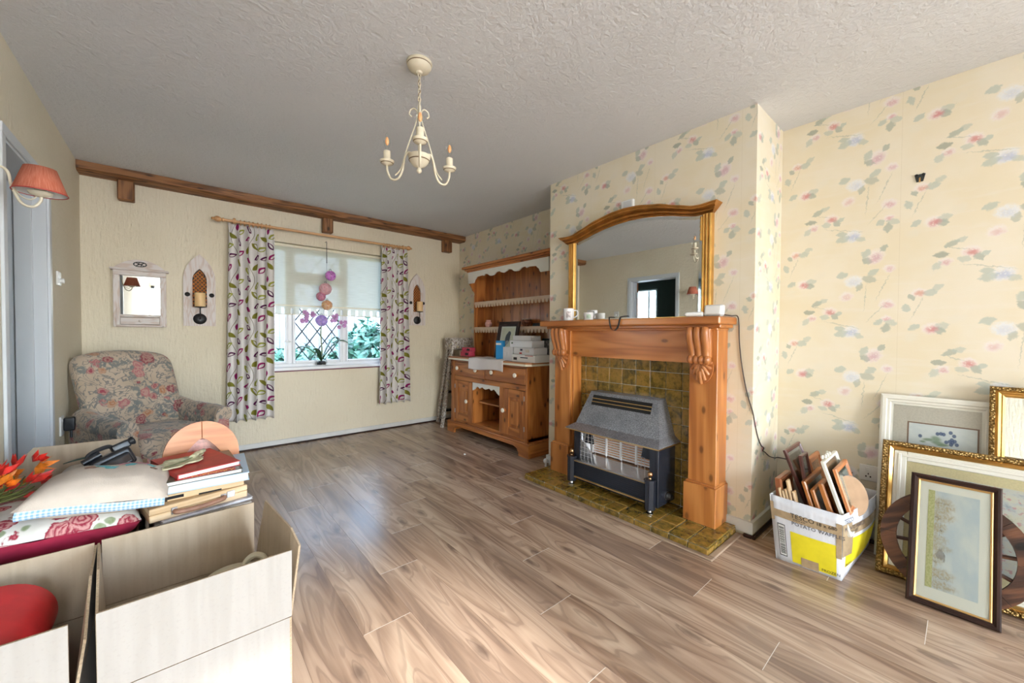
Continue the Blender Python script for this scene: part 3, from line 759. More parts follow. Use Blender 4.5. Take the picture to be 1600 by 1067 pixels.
# garden beyond the window
struct('ground_garden', bx(-9, 12, YW + .28, 22, -.5, -.25), 'lawn')
struct('ground_patio', bx(-9, 12, -14, YR - .21, -.3, -.02), 'patio')
fence = thing('garden_fence', 'pale board fence standing across the garden outside the window', 'fence', (0, 9.6, -.25))
for i in range(30):
    mk('board', bx(-2 + i * .262, -2 + i * .262 + .25, 0, .03, 0, 1.95 + .03 * sin(i * 3.1), b=.004), 'fence_pale', fence)
for z in (.4, 1.6): mk('rail', bx(-2, 5.9, .03, .08, z, z + .08), 'fence_pale', fence)
def shrub(name, label, c, rx, ry, rz, n, seed):
    rr = random.Random(seed); m = MB()
    for i in range(n):
        while True:
            d = Vector((rr.gauss(0, 1), rr.gauss(0, 1), rr.gauss(0, 1)))
            if d.length > .1: break
        d.normalize(); q = (.62 + .42 * rr.random()) * (1 + .16 * sin(d.x * 7 + seed) * cos(d.z * 6))
        p = Vector((d.x * rx * q, d.y * ry * q, rz + d.z * rz * q))
        if p.z < .02: continue
        t = Vector((rr.gauss(0, 1), rr.gauss(0, 1), rr.gauss(0, .7))); t.normalize(); b = t.cross(d + Vector((rr.gauss(0, .5), rr.gauss(0, .5), rr.gauss(0, .5)))); b.normalize(); L = .07 + .06 * rr.random()
        m.add([p - t * L, p + b * L * .42, p + t * L, p - b * L * .42], [(0, 1, 2, 3)], [[(0, 0), (1, 0), (1, 1), (0, 1)]])
    root = thing(name, label, 'shrub', c)
    mk('foliage', m, 'hedge_leaf', root, smooth=0, kind='stuff')
    m = MB()
    for i in range(7): 
        a = i * .9; m.tube([(0.05 * cos(a), .05 * sin(a), 0), (rx * .35 * cos(a), ry * .35 * sin(a), rz * .8), (rx * .6 * cos(a), ry * .6 * sin(a), rz * 1.4)], [.03, .02, .008], 6)
    mk('stem', m, 'walnut_dark', root)
struct('wall_sky_block', bx(-6, 9, 12.0, 12.3, -.3, 5.2), 'sky_block' if plain('sky_block', (.045, .060, .085), .9, var=.08, vscale=2) else '')  # added wall that blocks the bright sky behind the window
shrub('garden_shrub', 'leafy green shrub outside the clear pane of the window', (2.75, 7.1, -.25), .72, .6, .78, 2600, 3)
shrub('garden_shrub', 'low green shrub outside the leaded centre casement', (1.7, 8.3, -.25), .7, .5, .55, 1500, 5)
# ------------------------------------------------------------------ fireplace: tiling, hearth, surround
def wm(root):
    m = MB(); m.M = root.matrix_basis.inverted(); return m
def wbox(root, *a, **k): return wm(root).box(*a, **k)

tiling = thing('fireplace_tiling', 'olive brown glazed tile panel inside the pine fire surround', 'tiling', (2.415, 1.55, .045))
mk('backing', wbox(tiling, 2.412, 2.4255, .985, 2.06, .045, 1.0), 'grout', tiling)
tp = .1085
tile_me = None
y = 1.916 - 8 * tp
ys = [y + i * tp for i in range(10)]
zs = [.9925 - i * tp for i in range(10)]
for a in ys:
    for b in zs:
        y0, y1, z0, z1 = max(a, .987), min(a + tp, 2.058), max(b - tp, .046), b
        if z1 - z0 < .02 or y1 - y0 < .02: continue
        o = mk('tile', bx(-.008, .0015, -(y1 - y0) / 2 + .0022, (y1 - y0) / 2 - .0022, -(z1 - z0) / 2 + .0022, (z1 - z0) / 2 - .0022, b=.002), 'tile', tiling)
        o.location = (2.411 - 2.415 + random.uniform(-.001, .001), (y0 + y1) / 2 - 1.55, (z0 + z1) / 2 - .045)

hearth = thing('tiled_hearth', 'low olive tiled hearth slab on the floor below the fire', 'hearth', (2.23, 1.525, 0))
HX0, HX1, HY0, HY1 = 2.036, 2.409, .834, 2.215
mk('slab', wbox(hearth, HX0 + .009, HX1, HY0 + .009, HY1 - .009, 0, .036), 'grout', hearth)
hp = (HY1 - HY0) / 13
for i in range(13):
    for j in range(4):
        x0, x1 = HX0 + j * hp, min(HX0 + (j + 1) * hp, HX1); y0, y1 = HY0 + i * hp, HY0 + (i + 1) * hp
        if x1 - x0 < .02: continue
        o = mk('tile', bx(-(x1 - x0) / 2 + .003, (x1 - x0) / 2 - .003, -(y1 - y0) / 2 + .003, (y1 - y0) / 2 - .003, -.009, 0, b=.003), 'tile', hearth)
        o.location = ((x0 + x1) / 2 - 2.23, (y0 + y1) / 2 - 1.525, .045 + random.uniform(-.0008, .0008))
for i in range(13):
    y0, y1 = HY0 + i * hp, HY0 + (i + 1) * hp
    o = mk('edge_tile', bx(0, .009, -hp / 2 + .0022, hp / 2 - .0022, .003, .034, b=.003), 'tile', hearth); o.location = (HX0 - 2.23, (y0 + y1) / 2 - 1.525, 0)
for j in range(4):
    x0, x1 = HX0 + j * hp, min(HX0 + (j + 1) * hp, HX1)
    if x1 - x0 < .02: continue
    for yy, s in ((HY0, 0), (HY1 - .009, 0)):
        o = mk('edge_tile', bx(x0 - 2.23 + .0022, x1 - 2.23 - .0022, 0, .009, .003, .034, b=.003), 'tile', hearth); o.location = (0, yy - 1.525, 0)
m = MB(); m.box(HX0 - .034, HX0 - .001, HY0 - .034, HY1 + .034, 0, .010, b=.004); m.box(HX0 - .0008, XC - .036, HY0 - .034, HY0 - .001, 0, .0101, b=.004)
struct('trim_4', m, 'joint_strip') if False else struct('trim_4', m, 'hearth_bead' if 'hearth_bead' in MATS else wood('hearth_bead', (.20, .13, .09), (.33, .23, .16), (.42, .31, .22), 2, 12, 12, .4, 0))

sur = thing('fire_surround', 'carved pine fire surround with mantel shelf and scrolled corbels', 'fireplace', (2.34, 1.535, .045))
P = lambda nm, *a, **k: mk(nm, wbox(sur, *a, **k), 'pine_light', sur)
P('mantel_shelf', 2.185, 2.4255, .853, 2.212, 1.187, 1.230, b=.007)
m = wm(sur)
for (x, z0, z1) in ((2.245, 1.168, 1.188), (2.265, 1.155, 1.169)): m.box(x, 2.425, .872 if x < 2.25 else .895, 2.19 if x < 2.25 else 2.165, z0, z1, b=.004)
mk('bed_moulding', m, 'pine_light', sur)
P('frieze', 2.305, 2.404, 1.04, 2.0, .962, 1.157)
for y0, y1 in ((.900, 1.058), (1.975, 2.135)):
    m = wm(sur); m.box(2.285, 2.424, y0, y1, .27, 1.158, b=.003, grain=2)
    iy0, iy1 = (y1, y1 + .012) if y0 < 1.5 else (y0 - .012, y0)
    m.box(2.312, 2.424, iy0, iy1, .27, 1.158, b=.002, grain=2)
    mk('pilaster', m, 'pine_light', sur)
    mk('plinth_block', wm(sur).box(2.256, 2.424, y0 - .012, y1 + .014, .0455, .268, b=.003, grain=2).box(2.266, 2.424, y0 - .006, y1 + .008, .265, .279, b=.005, grain=1), 'pine_light', sur)
    yc = (y0 + y1) / 2 + (.005 if y0 < 1.5 else -.005)
    m = wm(sur)
    m.box(2.262, 2.286, yc - .058, yc + .058, 1.0, 1.156, b=.004, grain=2)
    for q in (-.041, 0, .041):
        path = catmull([(2.222, yc + q * 1.02, 1.166), (2.214, yc + q * 1.02, 1.14), (2.226, yc + q, 1.09), (2.243, yc + q * .93, 1.04), (2.246, yc + q * .92, 1.005)], 5)
        m.tube(path, [.0195 + .003 * sin(i / len(path) * pi) for i in range(len(path))], 10)
        m.tube([(2.25, yc + q * 1.02, 1.165), (2.262, yc + q, 1.09), (2.268, yc + q * .9, 1.0)], .02, 8)
    for q in (-.045, -.015, .015, .045):
        m.lathe([(.0, -.017), (.018, -.0165), (.026, -.008), (.0285, 0), (.026, .008), (.018, .0165), (.0, .017)], 14, (2.243, yc + q, .988), 'y')
    n = 9
    for i in range(n):
        a = pi * (i + .5) / n - pi / 2; L = .135 * (1 - .32 * abs(sin(a))); e = (yc + sin(a) * .062, .985 - cos(a) * L)
        m.tube([(2.262, yc + sin(a) * .012, .978), (2.256, (yc + e[0]) / 2, (.985 + e[1]) / 2), (2.272, e[0], e[1])], [.006, .0125, .0105], 8)
    m.prism([(yc + .066 * cos(2 * pi * i / 24), .955 + (.105 if sin(2 * pi * i / 24) < 0 else .03) * sin(2 * pi * i / 24)) for i in range(24)], 0, 2.272, 2.286, grain=2)
    mk('corbel', m, 'pine_carved' if 'pine_carved' in MATS else wood('pine_carved', (.22, .062, .015), (.40, .135, .035), (.50, .19, .055), 3, 10, 8, .3, 0, coat=.4), sur, smooth=60)

# ------------------------------------------------------------------ gas fire
gf = thing('gas_fire', 'hammered grey and black radiant gas fire on the hearth', 'gas fire', (2.28, 1.525, .046))
yc = 1.525
m = wm(gf)
m.box(2.195, 2.405, yc - .33, yc - .305, .075, .452, b=.003); m.box(2.195, 2.405, yc + .305, yc + .33, .075, .452, b=.003)
m.box(2.385, 2.405, yc - .31, yc + .31, .07, .46); m.box(2.2, 2.4, yc - .31, yc + .31, .075, .20); m.box(2.18, 2.4, yc - .31, yc + .31, .44, .455)
m.box(2.19, 2.21, yc + .275, yc + .31, .2, .45); m.box(2.19, 2.21, yc - .31, yc - .275, .2, .45)
mk('casing', m, 'black_enamel', gf)
m = wm(gf); m.add([(2.165, yc - .29, .232), (2.165, yc + .29, .232), (2.31, yc + .25, .262), (2.31, yc - .25, .262)], [(0, 1, 2, 3)])
m.add([(2.19, yc - .29, .235), (2.31, yc - .245, .262), (2.31, yc - .245, .445), (2.19, yc - .29, .445)], [(0, 1, 2, 3)]); m.add([(2.19, yc + .29, .235), (2.31, yc + .245, .262), (2.31, yc + .245, .445), (2.19, yc + .29, .445)], [(0, 1, 2, 3)])
m.box(2.312, 2.316, yc - .25, yc + .25, .26, .445)
mk('reflector', m, 'chrome', gf, smooth=0)
plain('radiant_clay', (.62, .34, .20), .8, var=.2, vscale=60)
for i in range(4):
    a = yc - .236 + i * .118
    r = mk('radiant_panel', wbox(gf, 2.300, 2.311, a + .003, a + .115, .268, .442, b=.002), 'radiant_clay', gf)
    m = wm(gf)
    for j in range(10): m.box(2.292, 2.301, a + .008, a + .110, .274 + j * .0168, .281 + j * .0168, b=.0015)
    m.box(2.290, 2.302, a - .002, a + .008, .268, .442, b=.002); m.box(2.290, 2.302, a + .110, a + .12, .268, .442, b=.002)
    mk('ceramic_bars', m, 'ceramic_white', r)
m = wm(gf)
for (ya, yb) in ((yc + .14, yc + .27),):
    for q in range(5): m.tube([(2.2, ya + q * .032, .235), (2.2, ya + q * .032, .445)], .0012, 4)
    for q in range(7): m.tube([(2.2, ya - .01, .26 + q * .028), (2.2, yb + .01, .26 + q * .028)], .0012, 4)
for q in (-.19, -.07, .05): m.tube([(2.2, yc + q, .235), (2.2, yc + q, .33 + .03 * (q > 0))], .0018, 4)
m.tube([(2.2, yc - .24, .235), (2.2, yc - .235, .36), (2.21, yc - .21, .36), (2.21, yc - .205, .29)], .002, 5)
mk('fire_guard', m, 'steel', gf)
for s in (-1, 1):
    b = yc + s * .225; mk('deflector', wm(gf).prism([(b - .016, .445), (b + .016, .445), (b + .036, .345), (b - .036, .345)], 0, 2.235, 2.25), 'black_enamel', gf)
m = wm(gf); m.box(2.152, 2.172, yc - .275, yc + .285, .116, .222)
for j in range(8): m.box(2.145, 2.153, yc - .275, yc + .285, .120 + j * .0128, .1285 + j * .0128, b=.002)
mk('front_panel', m, 'black_enamel', gf)
m = wm(gf); m.box(2.144, 2.2, yc - .275, yc + .285, .222, .232, b=.003); mk('front_ledge', m, 'steel', gf)
m = wm(gf); m.box(2.143, 2.156, yc - .275, yc + .285, .108, .117, b=.002); m.box(2.142, 2.15, yc - .275, yc + .285, .224, .229, b=.002); mk('brass_trim', m, 'brass', gf)
for s, b in ((-1, 1.227), (1, 1.842)):
    m = wm(gf)
    oc = [(2.158 + .033 * cos(pi / 8 + i * pi / 4), b + .033 * sin(pi / 8 + i * pi / 4)) for i in range(8)]
    m.prism(oc, 2, .075, .245); m.prism([(2.158 + (x - 2.158) * 1.12, b + (y - b) * 1.12) for x, y in oc], 2, .245, .254)
    for q in (-.011, 0, .011): m.box(2.1255, 2.129, b + q - .003, b + q + .003, .10, .225, b=.001)
    pst = mk('corner_post', m, 'black_enamel', gf)
    mk('ball_finial', wm(gf).lathe([(.006, .254), (.009, .258), (.006, .264), (.010, .27), (.0148, .279), (.016, .286), (.0148, .294), (.008, .301), (0, .303)], 14, (2.158, b, 0)), 'copper_ball', pst)
    mk('foot', wm(gf).lathe([(.022, .046), (.022, .052), (.012, .057), (.010, .076)], 14, (2.158, b, 0)), 'chrome', pst)
def frust(m, x0, h0, z0, x1, h1, z1, xb=2.404):
    m.add([(x0, yc - h0, z0), (x0, yc + h0, z0), (xb, yc + h0, z0), (xb, yc - h0, z0), (x1, yc - h1, z1), (x1, yc + h1, z1), (xb, yc + h1, z1), (xb, yc - h1, z1)],
          [(0, 1, 5, 4), (1, 2, 6, 5), (3, 0, 4, 7), (4, 5, 6, 7), (0, 3, 2, 1)])
m = wm(gf); frust(m, 2.138, .362, .448, 2.138, .362, .456); frust(m, 2.138, .362, .456, 2.212, .326, .486); frust(m, 2.212, .326, .486, 2.305, .262, .712)
hood = mk('hood', m, 'hammered', gf, smooth=20)
mk('hood_trim', wm(gf).box(2.134, 2.142, yc - .364, yc + .364, .445, .4515).box(2.134, 2.404, yc - .366, yc - .36, .445, .4515).box(2.134, 2.404, yc + .36, yc + .366, .445, .4515), 'brass', hood)
def hp_(t, w, o): # point on the sloping front: t up, w across(-1..1), o outwards
    x = 2.212 + (2.305 - 2.212) * t; z = .486 + .226 * t; n = Vector((-.226, 0, .093)).normalized() * o
    return (x + n.x, yc + w, z + n.z)
def slab(m, t0, t1, w0, w1, o0, o1):
    vs = [hp_(t, w, o) for t in (t0, t1) for w in (w0, w1) for o in (o0, o1)]
    m.add(vs, [(0, 1, 3, 2), (4, 6, 7, 5), (0, 4, 5, 1), (2, 3, 7, 6), (0, 2, 6, 4), (1, 5, 7, 3)])
m = wm(gf); slab(m, .60, .90, -.232, .232, -.02, .0012); mk('vent', m, 'void_shade', hood)
m = wm(gf)
for t in (.685, .785): slab(m, t, t + .022, -.232, .232, .001, .005)
mk('vent_louvre', m, 'brass', hood)
m = wm(gf)
for i in range(10): m.lathe([(.0045, 0), (.0035, .002), (0, .003)], 8, (2.205, yc - .30 + i * .0667, .4855), 'z')
mk('rivet_row', m, 'steel', hood)
mk('control_knob', wm(gf).lathe([(.024, 0), (.024, -.012), (.019, -.018), (.016, -.034), (0, -.036)], 18, (2.30, yc - .33, .128), 'y'), 'black_plastic', gf)
mk('knob_dial', wm(gf).lathe([(.027, 0), (.027, -.004)], 18, (2.30, yc - .33, .128), 'y'), 'steel', gf)

# ------------------------------------------------------------------ overmantel mirror
om = thing('overmantel_mirror', 'large gilt overmantel mirror with an arched cornice above the mantel', 'mirror', (2.40, 1.55, 1.2305))
UP = [(0, 1.998), (.1, 1.992), (.25, 1.966), (.38, 1.925), (.47, 1.899), (.52, 1.896), (.56, 1.900), (.605, 1.903)]
LO = [(0, 1.923), (.1, 1.919), (.2, 1.907), (.3, 1.888), (.38, 1.868), (.46, 1.851), (.52, 1.849), (.605, 1.851)]
def cv(T, d):
    d = abs(d)
    for (a, p), (b, q) in zip(T, T[1:]):
        if d <= b: t = (d - a) / (b - a); t = t * t * (3 - 2 * t) * .3 + t * .7; return p + (q - p) * t
    return T[-1][1]
ymin, ymax = 1.55 - .605, 1.55 + .605
PR = [(2.424, 0), (2.398, 0), (2.398, .08), (2.384, .13), (2.392, .20), (2.378, .28), (2.378, .42), (2.364, .46), (2.374, .54), (2.358, .62), (2.346, .68), (2.346, .82), (2.338, .86), (2.338, 1), (2.424, 1)]
m = wm(om)
hw = lambda k: .565 + .045 * PR[k][1]
m.grid(lambda u, v: (lambda d, k: (PR[k][0], 1.55 + d, cv(LO, d) + (cv(UP, d) - cv(LO, d)) * PR[k][1]))((2 * u - 1) * hw(int(round(v * 14))), int(round(v * 14))), 64, 14)
for y in (-1, 1): m.add([(PR[k][0], 1.55 + y * hw(k), cv(LO, .605) + (cv(UP, .605) - cv(LO, .605)) * PR[k][1]) for k in range(14, -1, -1)], [list(range(15))])
gold_d = plain('gilt_dark', (.45, .20, .045), .36, .65, var=.25, vscale=10)
mk('cornice', m, 'gilt_dark', om, smooth=16)
plain('gilt', (.74, .44, .13), .28, .85, var=.2, vscale=9)
for y0, y1 in ((.985, 1.043), (2.033, 2.092)):
    m = wm(om); m.box(2.392, 2.424, y0, y1, 1.2305, 1.85, grain=2)
    for q in range(3):
        cy = y0 + (q + .5) * (y1 - y0) / 3; m.tube([(2.392, cy, 1.232), (2.392, cy, 1.848)], .0085, 8)
    mk('column', m, 'gilt', om)
mk('carved_drop', wm(om).tube([(2.389, 1.046, 1.838 - i * .012) for i in range(13)], [.006 + .003 * (i % 2) for i in range(13)], 8), 'gilt', om)
mk('bottom_rail', wbox(om, 2.398, 2.424, 1.04, 2.035, 1.2305, 1.243), 'gilt', om)
m = wm(om); n = 40; ya, yb = 1.043, 2.033
top = [(ya + (yb - ya) * i / n, cv(LO, ya + (yb - ya) * i / n - 1.55) + .004) for i in range(n + 1)]
m.add([(2.408, y, z) for y, z in top] + [(2.408, y, 1.242) for y, z in top], [[i, i + 1, n + 2 + i, n + 1 + i] for i in range(n)])
g = mk('mirror_pane', m, 'mirror_glass', om, smooth=0); solid(g, .004, 0)
inn = [(y, z - .024) for y, z in top]
m = wm(om); m.add([(2.4045, y, z) for y, z in top] + [(2.4059, max(ya + .022, min(yb - .022, y)), z) for y, z in inn], [[i, i + 1, n + 2 + i, n + 1 + i] for i in range(n)])
for y0, y1 in ((ya, ya + .022), (yb, yb - .022)): m.add([(2.4045, y0, 1.242), (2.4059, y1, 1.242), (2.4059, y1, 1.83), (2.4045, y0, 1.85)], [(0, 1, 2, 3)])
mk('bevel', m, 'mirror_bevel', om, smooth=0)
o = thing('alarm_sensor', 'small white box clipped behind the arched mirror top', 'sensor', (2.41, 1.565, 1.962))
mk('case', MB().rbox((0, 0, .045), (.024, .10, .13), .008, 3), 'white_plastic', o)
mk('front_plate', bx(-.0135, -.0115, -.035, .03, .06, .10), 'grey_plastic', o)
# ------------------------------------------------------------------ pine dresser
db = thing('dresser_base', 'pine dresser cupboard with china knobs and white scalloped trim', 'cupboard', (2.62, 3.23, 0))
Pn = lambda nm, *a, par=None, mat='pine', **k: mk(nm, wbox(db, *a, **k), mat, par or db)
Y0, Y1, XF = 2.583, 3.872, 2.40
Pn('side_panel', XF + .02, 2.86, Y0, Y0 + .02, .12, .835, grain=2); Pn('side_panel', XF + .02, 2.86, Y1 - .02, Y1, .12, .835, grain=2)
Pn('back_panel', 2.84, 2.86, Y0, Y1, .12, .835, grain=2); Pn('bottom_board', XF + .01, 2.86, Y0, Y1, .135, .165)
Pn('stile', XF, XF + .022, Y0, 2.606, .12, .835, b=.002, grain=2); Pn('stile', XF, XF + .022, 3.797, Y1, .12, .835, b=.002, grain=2)
Pn('stile', XF, XF + .022, 2.919, 2.984, .165, .612, b=.002, grain=2); Pn('stile', XF, XF + .022, 3.437, 3.45, .165, .612, b=.002, grain=2)
Pn('top_rail', XF, XF + .022, Y0, Y1, .812, .835, b=.002); Pn('mid_rail', XF, XF + .022, 2.606, 3.797, .606, .655, b=.002); Pn('drawer_divider', XF, XF + .022, 3.214, 3.236, .655, .812, grain=2)
Pn('partition', XF + .02, 2.84, 2.97, 2.984, .16, .62, grain=2); Pn('partition', XF + .02, 2.84, 3.437, 3.451, .16, .62, grain=2)
# recessed shelf with a rounded front corner
m = wm(db); m.prism([(2.84, 2.984), (2.84, 3.437), (2.50, 3.437), (2.462, 3.40), (2.452, 3.34), (2.45, 2.984)], 2, .388, .404); mk('inner_shelf', m, 'pine', db)
# plinth with bracket feet
ap = [(2.545, 0), (2.68, 0), (2.684, .035), (2.70, .05), (2.70, .062), (2.735, .075), (2.76, .082), (3.70, .082), (3.73, .078), (3.765, .062), (3.785, .05), (3.787, 0), (3.93, 0), (3.93, .118), (2.545, .118)]
mk('plinth', wm(db).prism([(a, b) for a, b in ap], 0, 2.386, 2.408, grain=1), 'pine', db)
for y0, y1 in ((2.545, 2.567), (3.908, 3.93)): Pn('plinth_side', 2.408, 2.86, y0, y1, 0, .118, grain=0)
mk('plinth_moulding', wm(db).box(2.388, 2.86, 2.55, 3.925, .118, .132, b=.006, grain=1), 'pine', db)
# worktop
ch = lambda o: [(2.865, 2.535 - o), (2.41, 2.535 - o), (2.372 - o, 2.575), (2.372 - o, 3.888), (2.405, 3.925 + o), (2.865, 3.925 + o)]
mk('worktop', wm(db).prism(ch(0), 2, .852, .866, grain=1), 'pine', db)
mk('worktop_edge', wm(db).prism(ch(.003), 2, .834, .853), 'cream_edge', db)
def knob(root, x, y, z, par):
    mk('knob_rose', wm(root).lathe([(.020, 0), (.020, -.006), (.013, -.011), (.013, -.016)], 14, (x, y, z), 'x'), 'pine', par)
    mk('knob', wm(root).lathe([(.010, -.014), (.0205, -.019), (.0225, -.026), (.019, -.032), (.008, -.035), (0, -.0355)], 16, (x, y, z), 'x'), 'china_knob', par)
for (y0, y1, ks) in ((2.61, 3.211, (2.725, 3.085)), (3.239, 3.793, (3.36, 3.71))):
    d = Pn('drawer', XF - .003, XF + .3, y0, y1, .659, .808, b=.003)
    for q in ks: knob(db, XF - .003, q, .742, d)
for (y0, y1, ky, hy) in ((2.61, 2.915, 2.90, 2.618), (3.454, 3.793, 3.53, 3.785)):
    z0, z1 = .162, .602
    m = wm(db); m.box(XF - .002, XF + .02, y0, y0 + .075, z0, z1, b=.002, grain=2); m.box(XF - .002, XF + .02, y1 - .075, y1, z0, z1, b=.002, grain=2); m.box(XF - .002, XF + .02, y0 + .075, y1 - .075, z0, z0 + .075, b=.002, grain=1); m.box(XF - .002, XF + .02, y0 + .075, y1 - .075, z1 - .075, z1, b=.002, grain=1)
    d = mk('door', m, 'pine', db)
    m = wm(db); a, b, c, e = y0 + .075, y1 - .075, z0 + .075, z1 - .075
    m.box(XF + .008, XF + .014, a, b, c, e, grain=2); m.box(XF + .001, XF + .012, a + .022, b - .022, c + .03, e - .03, b=.009, grain=2)
    mk('door_panel', m, 'pine', d); knob(db, XF - .002, ky, .39, d)
    m = wm(db)
    for z in (z0 + .07, z1 - .09): m.box(XF - .0045, XF - .001, hy - .006, hy + .006, z, z + .045)
    mk('hinge', m, 'steel', d)
def wave(t, T):
    t = min(t, 1 - t)
    for (a, p), (b, q) in zip(T, T[1:]):
        if t <= b: s = (t - a) / (b - a); s = s * s * (3 - 2 * s); return p + (q - p) * s
    return T[-1][1]
WV = [(0, 1), (.085, 1), (.10, .72), (.135, .5), (.20, .46), (.235, .52), (.245, .38), (.27, .40), (.33, .63), (.365, .62), (.41, .40), (.44, .36), (.47, .5), (.501, .58)]
def valance(root, x0, x1, y0, y1, zt, depth, T, mat, nm, n=80):
    pts = [(y0 + (y1 - y0) * i / n, zt - depth * wave(i / n, T)) for i in range(n + 1)]
    m = wm(root)
    m.add([(x, y, z) for x in (x0, x1) for y, z in pts] + [(x, y, zt) for x in (x0, x1) for y, z in pts],
          [q for i in range(n) for q in ((i, i + 1, 2 * n + 2 + i + 1, 2 * n + 2 + i), (n + 1 + i, 3 * n + 3 + i, 3 * n + 4 + i, n + 2 + i), (i, n + 1 + i, n + 2 + i, i + 1))] + [[0, 2 * n + 2, 3 * n + 3, n + 1], [n, 2 * n + 1, 4 * n + 3, 3 * n + 2]])
    return mk(nm, m, mat, root)
valance(db, XF - .004, XF + .012, 2.985, 3.436, .606, .085, [(0, 1), (.06, .85), (.12, .6), (.18, .42), (.22, .45), (.28, .62), (.34, .45), (.38, .42), (.45, .55), (.501, .62)], 'valance_white', 'scalloped_valance')

rk = thing('plate_rack', 'pine plate rack with white scalloped frieze standing on the dresser', 'rack', (2.75, 3.19, .8665))
RY0, RY1 = 2.53, 3.842
sp = [(2.862, .867), (2.695, .867), (2.695, 1.58), (2.70, 1.60), (2.688, 1.625), (2.665, 1.64), (2.66, 1.665), (2.64, 1.69), (2.625, 1.71), (2.622, 1.85), (2.862, 1.85)]
for y0 in (RY0, RY1 - .02): mk('side_board', wm(rk).prism(sp, 1, y0, y0 + .02, grain=2), 'pine', rk)
w = (RY1 - RY0 - .04) / 8
for i in range(8): mk('back_plank', wbox(rk, 2.846, 2.862, RY0 + .02 + i * w + .001, RY0 + .02 + (i + 1) * w - .001, .867, 1.85, b=.003, grain=2), 'pine', rk)
m = wm(rk)
for (o, z0, z1) in ((.018, 1.848, 1.868), (.035, 1.866, 1.886), (.055, 1.884, 1.912)): m.box(2.622 - o, 2.862, RY0 - o, RY1 + o * 1.4, z0, z1, b=.005, grain=1)
mk('cornice', m, 'pine', rk)
valance(rk, 2.612, 2.626, RY0 - .002, RY1 + .002, 1.849, .132, WV, 'valance_white', 'scalloped_frieze', 120)
plain('shelf_lace', (.66, .50, .36), .7)
for z in (1.478, 1.182):
    s = mk('shelf', wbox(rk, 2.70, 2.846, RY0 + .02, RY1 - .02, z, z + .022, grain=1), 'pine', rk)
    m = wm(rk); m.box(2.690, 2.6995, RY0 + .018, RY1 - .018, z - .006, z + .024, grain=1); mk('shelf_edge', m, 'shelf_lace', s)
    m = wm(rk); n = 25; p = (RY1 - RY0 - .044) / n
    for i in range(n):
        a = RY0 + .022 + i * p
        out = [(a + p * .10, z - .006)] + [(a + p * (.5 - .30 * cos(pi * k / 6)), z - .030 - .012 * sin(pi * k / 6)) for k in range(7)] + [(a + p * .9, z - .006)]
        m.prism(out, 0, 2.691, 2.698)
    mk('shelf_trim', m, 'shelf_lace', s)

# ------------------------------------------------------------------ things on the dresser
t = thing('china_pot', 'small pink fluted china pot on the lower rack shelf', 'pot', (2.775, 3.66, 1.2045))
mk('pot_body', MB().lathe([(.018, 0), (.030, .004), (.040, .022), (.043, .04), (.036, .056), (.026, .062), (.028, .074), (.034, .084), (.030, .085), (.020, .07), (.0, .02)], 9), 'pink_china', t, smooth=20)
for s in (-1, 1): mk('handle', MB().tube(catmull([(0, s * .026, .068), (0, s * .05, .06), (0, s * .055, .04), (0, s * .04, .03)], 5), .005, 6), 'pink_china', t)
t = thing('trinket_bowl', 'bronze and cream patterned bowl on the rack shelf by the chimney', 'bowl', (2.775, 3.0, 1.2045))
mk('bowl_body', MB().lathe([(.025, 0), (.03, .004), (.055, .03), (.06, .05), (.05, .074), (.045, .076), (.05, .05), (.0, .02)], 18), 'bronze_mix', t)
mk('rim_beads', MB().lathe([(.046, .072), (.052, .077), (.046, .082), (.041, .077), (.046, .072)], 16, cap=False), 'ivory', t)
t = thing('spectacle_case', 'black spectacle case lying on the rack shelf beside the bronze bowl', 'case', (2.765, 2.80, 1.2045))
mk('lower_shell', MB().rbox((0, 0, .012), (.055, .15, .024), .011, 3), 'black_plastic', t); mk('lid', MB().rbox((0, 0, .028), (.053, .148, .014), .007, 3), 'black_plastic', t)

